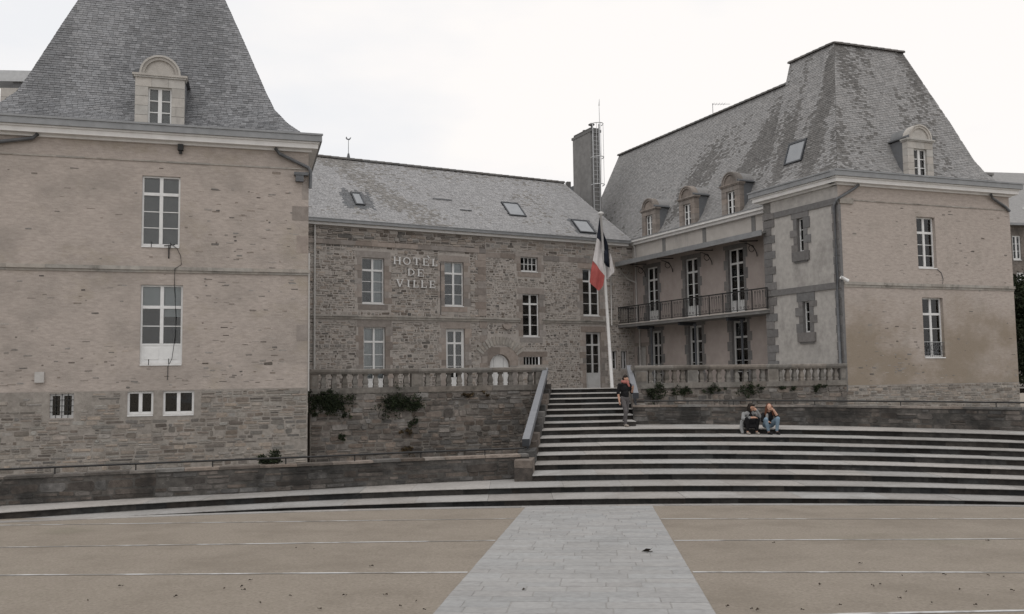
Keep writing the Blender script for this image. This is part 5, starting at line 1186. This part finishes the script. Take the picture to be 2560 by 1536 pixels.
# ------------------------------------------------------------------ plants on the walls
def leafquad(b,p,d,n,l,wd,tone):
    d=d.normalized(); x=d.cross(n); x=x.normalized() if x.length>.01 else Vector((1,0,0)); y=n*.18*l
    b.add([p,p+d*l*.45+x*wd+y,p+d*l,p+d*l*.45-x*wd+y],[(0,1,2),(0,2,3)],tone)
def tuft(P,u,z,ru,rz,dep,n,label,mt='leaf',l=(.05,.12)):
    t=thing('wall_plant',P(u,z,0),label,'plant','weeds growing on the walls')
    b=MB(); s=MB(); clumps=[(random.gauss(0,.5)*ru,random.gauss(-.1,.45)*rz,U(.12,.5)) for _ in range(max(5,int(n/26)))]
    for i in range(n):
        c=random.choice(clumps); a=U(0,6.2832); r=math.sqrt(R())*c[2]
        q_=min(ru,rz*1.6); uu=c[0]+math.cos(a)*r*q_; zz=c[1]+math.sin(a)*r*q_*.7; d=U(.01,dep)*(1-.5*r)
        p=P(u+uu,z+zz,d); dr=P(u+uu+U(-1,1),z+zz+U(-1.2,.6),d+U(.2,1))-p
        leafquad(b,p,dr,Vector((U(-1,1),-1+U(-.5,.5),U(.2,1))).normalized(),U(*l),U(.012,.028),R())
    for c in clumps[:8]: s.tube([P(u,z,-.01),P(u+c[0]*.5,z+c[1]*.5+.03,dep*.4),P(u+c[0],z+c[1],dep*.6)],[.008,.006,.003],5)
    b.build('leaves',mt,t); s.build('stems','bark',t)
def tp(pl,x,y): return pl.at(x,y)
for x,y,rx,ry,n,mt,lab in[(828,1000,58,28,1900,'leaf','wide dark green fern clump under the left end of the left balustrade'),(1005,1003,46,32,1500,'leaf','dark green weed clump under the middle of the left balustrade'),(858,1040,12,14,120,'leaf','small green weed below the wide fern clump'),(790,1028,12,24,140,'leaf','ragged weed in the crack beside the left pavilion corner'),(1028,1055,14,12,130,'leaf','small green tuft in the middle of the retaining wall'),(1025,1078,22,10,150,'leaf_brown','withered brown tuft below the green one on the retaining wall'),(858,1093,12,13,130,'leaf','dark tuft low on the left of the retaining wall'),(1018,1122,20,16,160,'leaf_brown','dry weed just above the pipe rail on the retaining wall'),(1165,985,60,6,240,'leaf_brown','dark moss line under the right half of the left balustrade')]:
    u,z=tp(TL,x,y); k=math.hypot(*(TL.p(u,z).xy))/2200; tuft(TL.p,u,z,rx*k,ry*k,.16,n,lab,mt)
for x,y,rx,ry,n,mt,lab in[(1640,978,40,18,520,'leaf','green weeds beside the right handrail under the balustrade'),(1705,975,30,12,300,'leaf','green weeds under the first pier of the right balustrade'),(1775,972,34,9,260,'leaf','low weeds under the middle of the right balustrade'),(1868,974,40,14,420,'leaf','green weed cluster behind the seated people'),(1960,970,26,8,180,'leaf','thin weeds under the last bay of the right balustrade'),(2060,968,36,8,220,'leaf','moss and weeds at the right end of the right balustrade')]:
    u,z=tp(TR,x,y); k=math.hypot(*(TR.p(u,z).xy))/2200; tuft(TR.p,u,z,rx*k,ry*k,.14,n,lab,mt)
u,z=LF.at(667,1145); 
def bush(loc,r,n,label,h):
    t=thing('small_shrub',loc,label,'shrub'); b=MB(); s=MB(); L0=Vector(loc)
    cl=[(Vector((U(-.8,.8)*r,U(-.5,.5)*r,U(.1,.95)*h)),U(.3,.6)*r) for _ in range(11)]
    for c,_ in cl: s.tube([L0,L0+c*.5+Vector((0,0,.05)),L0+c],[.012,.008,.003],5)
    for i in range(n):
        c,q=random.choice(cl); d=Vector((U(-1,1),U(-1,1),U(-1,1))); d=d.normalized()*q*(R()**.5)
        leafquad(b,L0+c+d,d+Vector((U(-.1,.1),U(-.1,.1),.03)),Vector((U(-1,1),-1,U(0,1))).normalized(),U(.04,.09),U(.010,.022),R())
    b.build('leaves','leaf',t); s.build('stems','bark',t)
q=LW.p(LW.len*.475,.97,-.55); q=Vector((-6.1,22.1,.72)); bush((q.x,q.y,q.z),.26,1500,'small dark green shrub behind the low wall below the left pavilion',.50)
# ------------------------------------------------------------------ tree at the right edge
def tree(loc,h,rad,n,label,z0):
    t=thing('evergreen_tree',loc,label,'tree'); L0=Vector(loc); b=MB()
    b.tube([L0,L0+Vector((.05,0,h*.4)),L0+Vector((.0,.1,h*.9))],[.22,.15,.04],8)
    limbs=[]
    for i in range(16):
        a=U(0,6.28); zz=U(.2,.85)*h; e=L0+Vector((math.cos(a)*rad*.7,math.sin(a)*rad*.7,zz+U(.2,.8))); b.tube([L0+Vector((0,0,zz)),e],[.06,.02],5); limbs.append(e)
    b.build('trunk','bark',t); c=MB(); cl=[(e+Vector((U(-.3,.3),U(-.3,.3),U(-.4,.4))),U(.45,.9)) for e in limbs for _ in range(2)]+[(L0+Vector((U(-.5,.5),U(-.5,.5),h*U(.3,1.0))),U(.5,.8)) for _ in range(10)]
    for i in range(n):
        e,r=random.choice(cl); d=Vector((U(-1,1),U(-1,1),U(-1,1))); d=d.normalized()*r*(R()**.4)
        leafquad(c,e+d,d+Vector((0,0,-.2)),Vector((U(-1,1),U(-1,1),U(0,1))).normalized(),U(.12,.26),U(.04,.08),R())
    c.build('crown','leaf',t)
tree((27.2,46.5,1.5),6.2,1.3,9000,'dark evergreen tree at the right edge beside the right pavilion',1.5)
# ------------------------------------------------------------------ fallen leaves and a bird on the paving
def dead(x,y,l,i):
    X,Y=gpt(x,y); z=gz(X,Y)+.016; b=MB(); a=U(0,6.28); d=Vector((math.cos(a),math.sin(a),0)); n=Vector((-d.y,d.x,0)); c=Vector((X,Y,z))
    w_=l*.42; pts=[c-d*l*.5,c-d*l*.15+n*w_*.9+Vector((0,0,.012)),c+d*l*.25+n*w_*.6+Vector((0,0,.02)),c+d*l*.55,c+d*l*.2-n*w_*.7+Vector((0,0,.016)),c-d*l*.2-n*w_*.8+Vector((0,0,.006))]
    b.add(pts+[c+Vector((0,0,.004))],[(6,k,(k+1)%6) for k in range(6)])
    b.tube([c-d*l*.5,c-d*l*.8+Vector((0,0,.01))],.004,4)
    o=b.build('fallen_leaf','deadleaf'); e0,e1_=edge_x(Y); side='on the sand left of the pale path' if X<e0 else 'on the sand right of the pale path' if X>e1_ else 'on the pale paved path'
    tag(o,'tiny dry brown leaf lying '+side,'leaf','fallen leaves on the square')
LV=[(785,1379),(740,1376),(300,1475),(560,1480),(605,1474),(610,1483),(625,1458),(725,1497),(860,1495),(930,1421),(1000,1521),(965,1493),(1040,1509),(1310,1478),(1060,1536-6),(2180,1467),(2200,1465),(2185,1471),(2265,1484),(2250,1500),(2470,1442),(2510,1446),(2255,1443),(2360,1440),(1895,1529),(1880,1527),(2100,1517),(2050,1465),(1935,1360),(2470,1355),(2150,1412),(800,1530),(650,1515),(440,1500),(220,1512),(2400,1478),(2530,1480),(2470,1493),(1820,1520),(2005,1537-8),(2330,1512),(2440,1517)]
for i,(x,y) in enumerate(LV): dead(x,y,U(.022,.048),i)
X,Y=gpt(1620,1383); z=gz(X,Y)+.014
t=thing('curled_leaf',(X,Y,z),'large dark curled leaf lying on the pale path','leaf')
one('blade',lambda b:(b.add([(X-.10,Y,z+.01),(X-.03,Y-.03,z+.06),(X+.05,Y-.02,z+.05),(X+.09,Y+.01,z+.08),(X+.03,Y+.04,z+.02),(X-.04,Y+.04,z+.03),(X,Y,z+.005)],[(6,0,1),(6,1,2),(6,2,3),(6,3,4),(6,4,5),(6,5,0)],.1),),'deadleaf',t); one('stalk',lambda b:b.tube([(X,Y,z+.01),(X+.06,Y-.05,z+.02)],.006,5),'deadleaf',t)
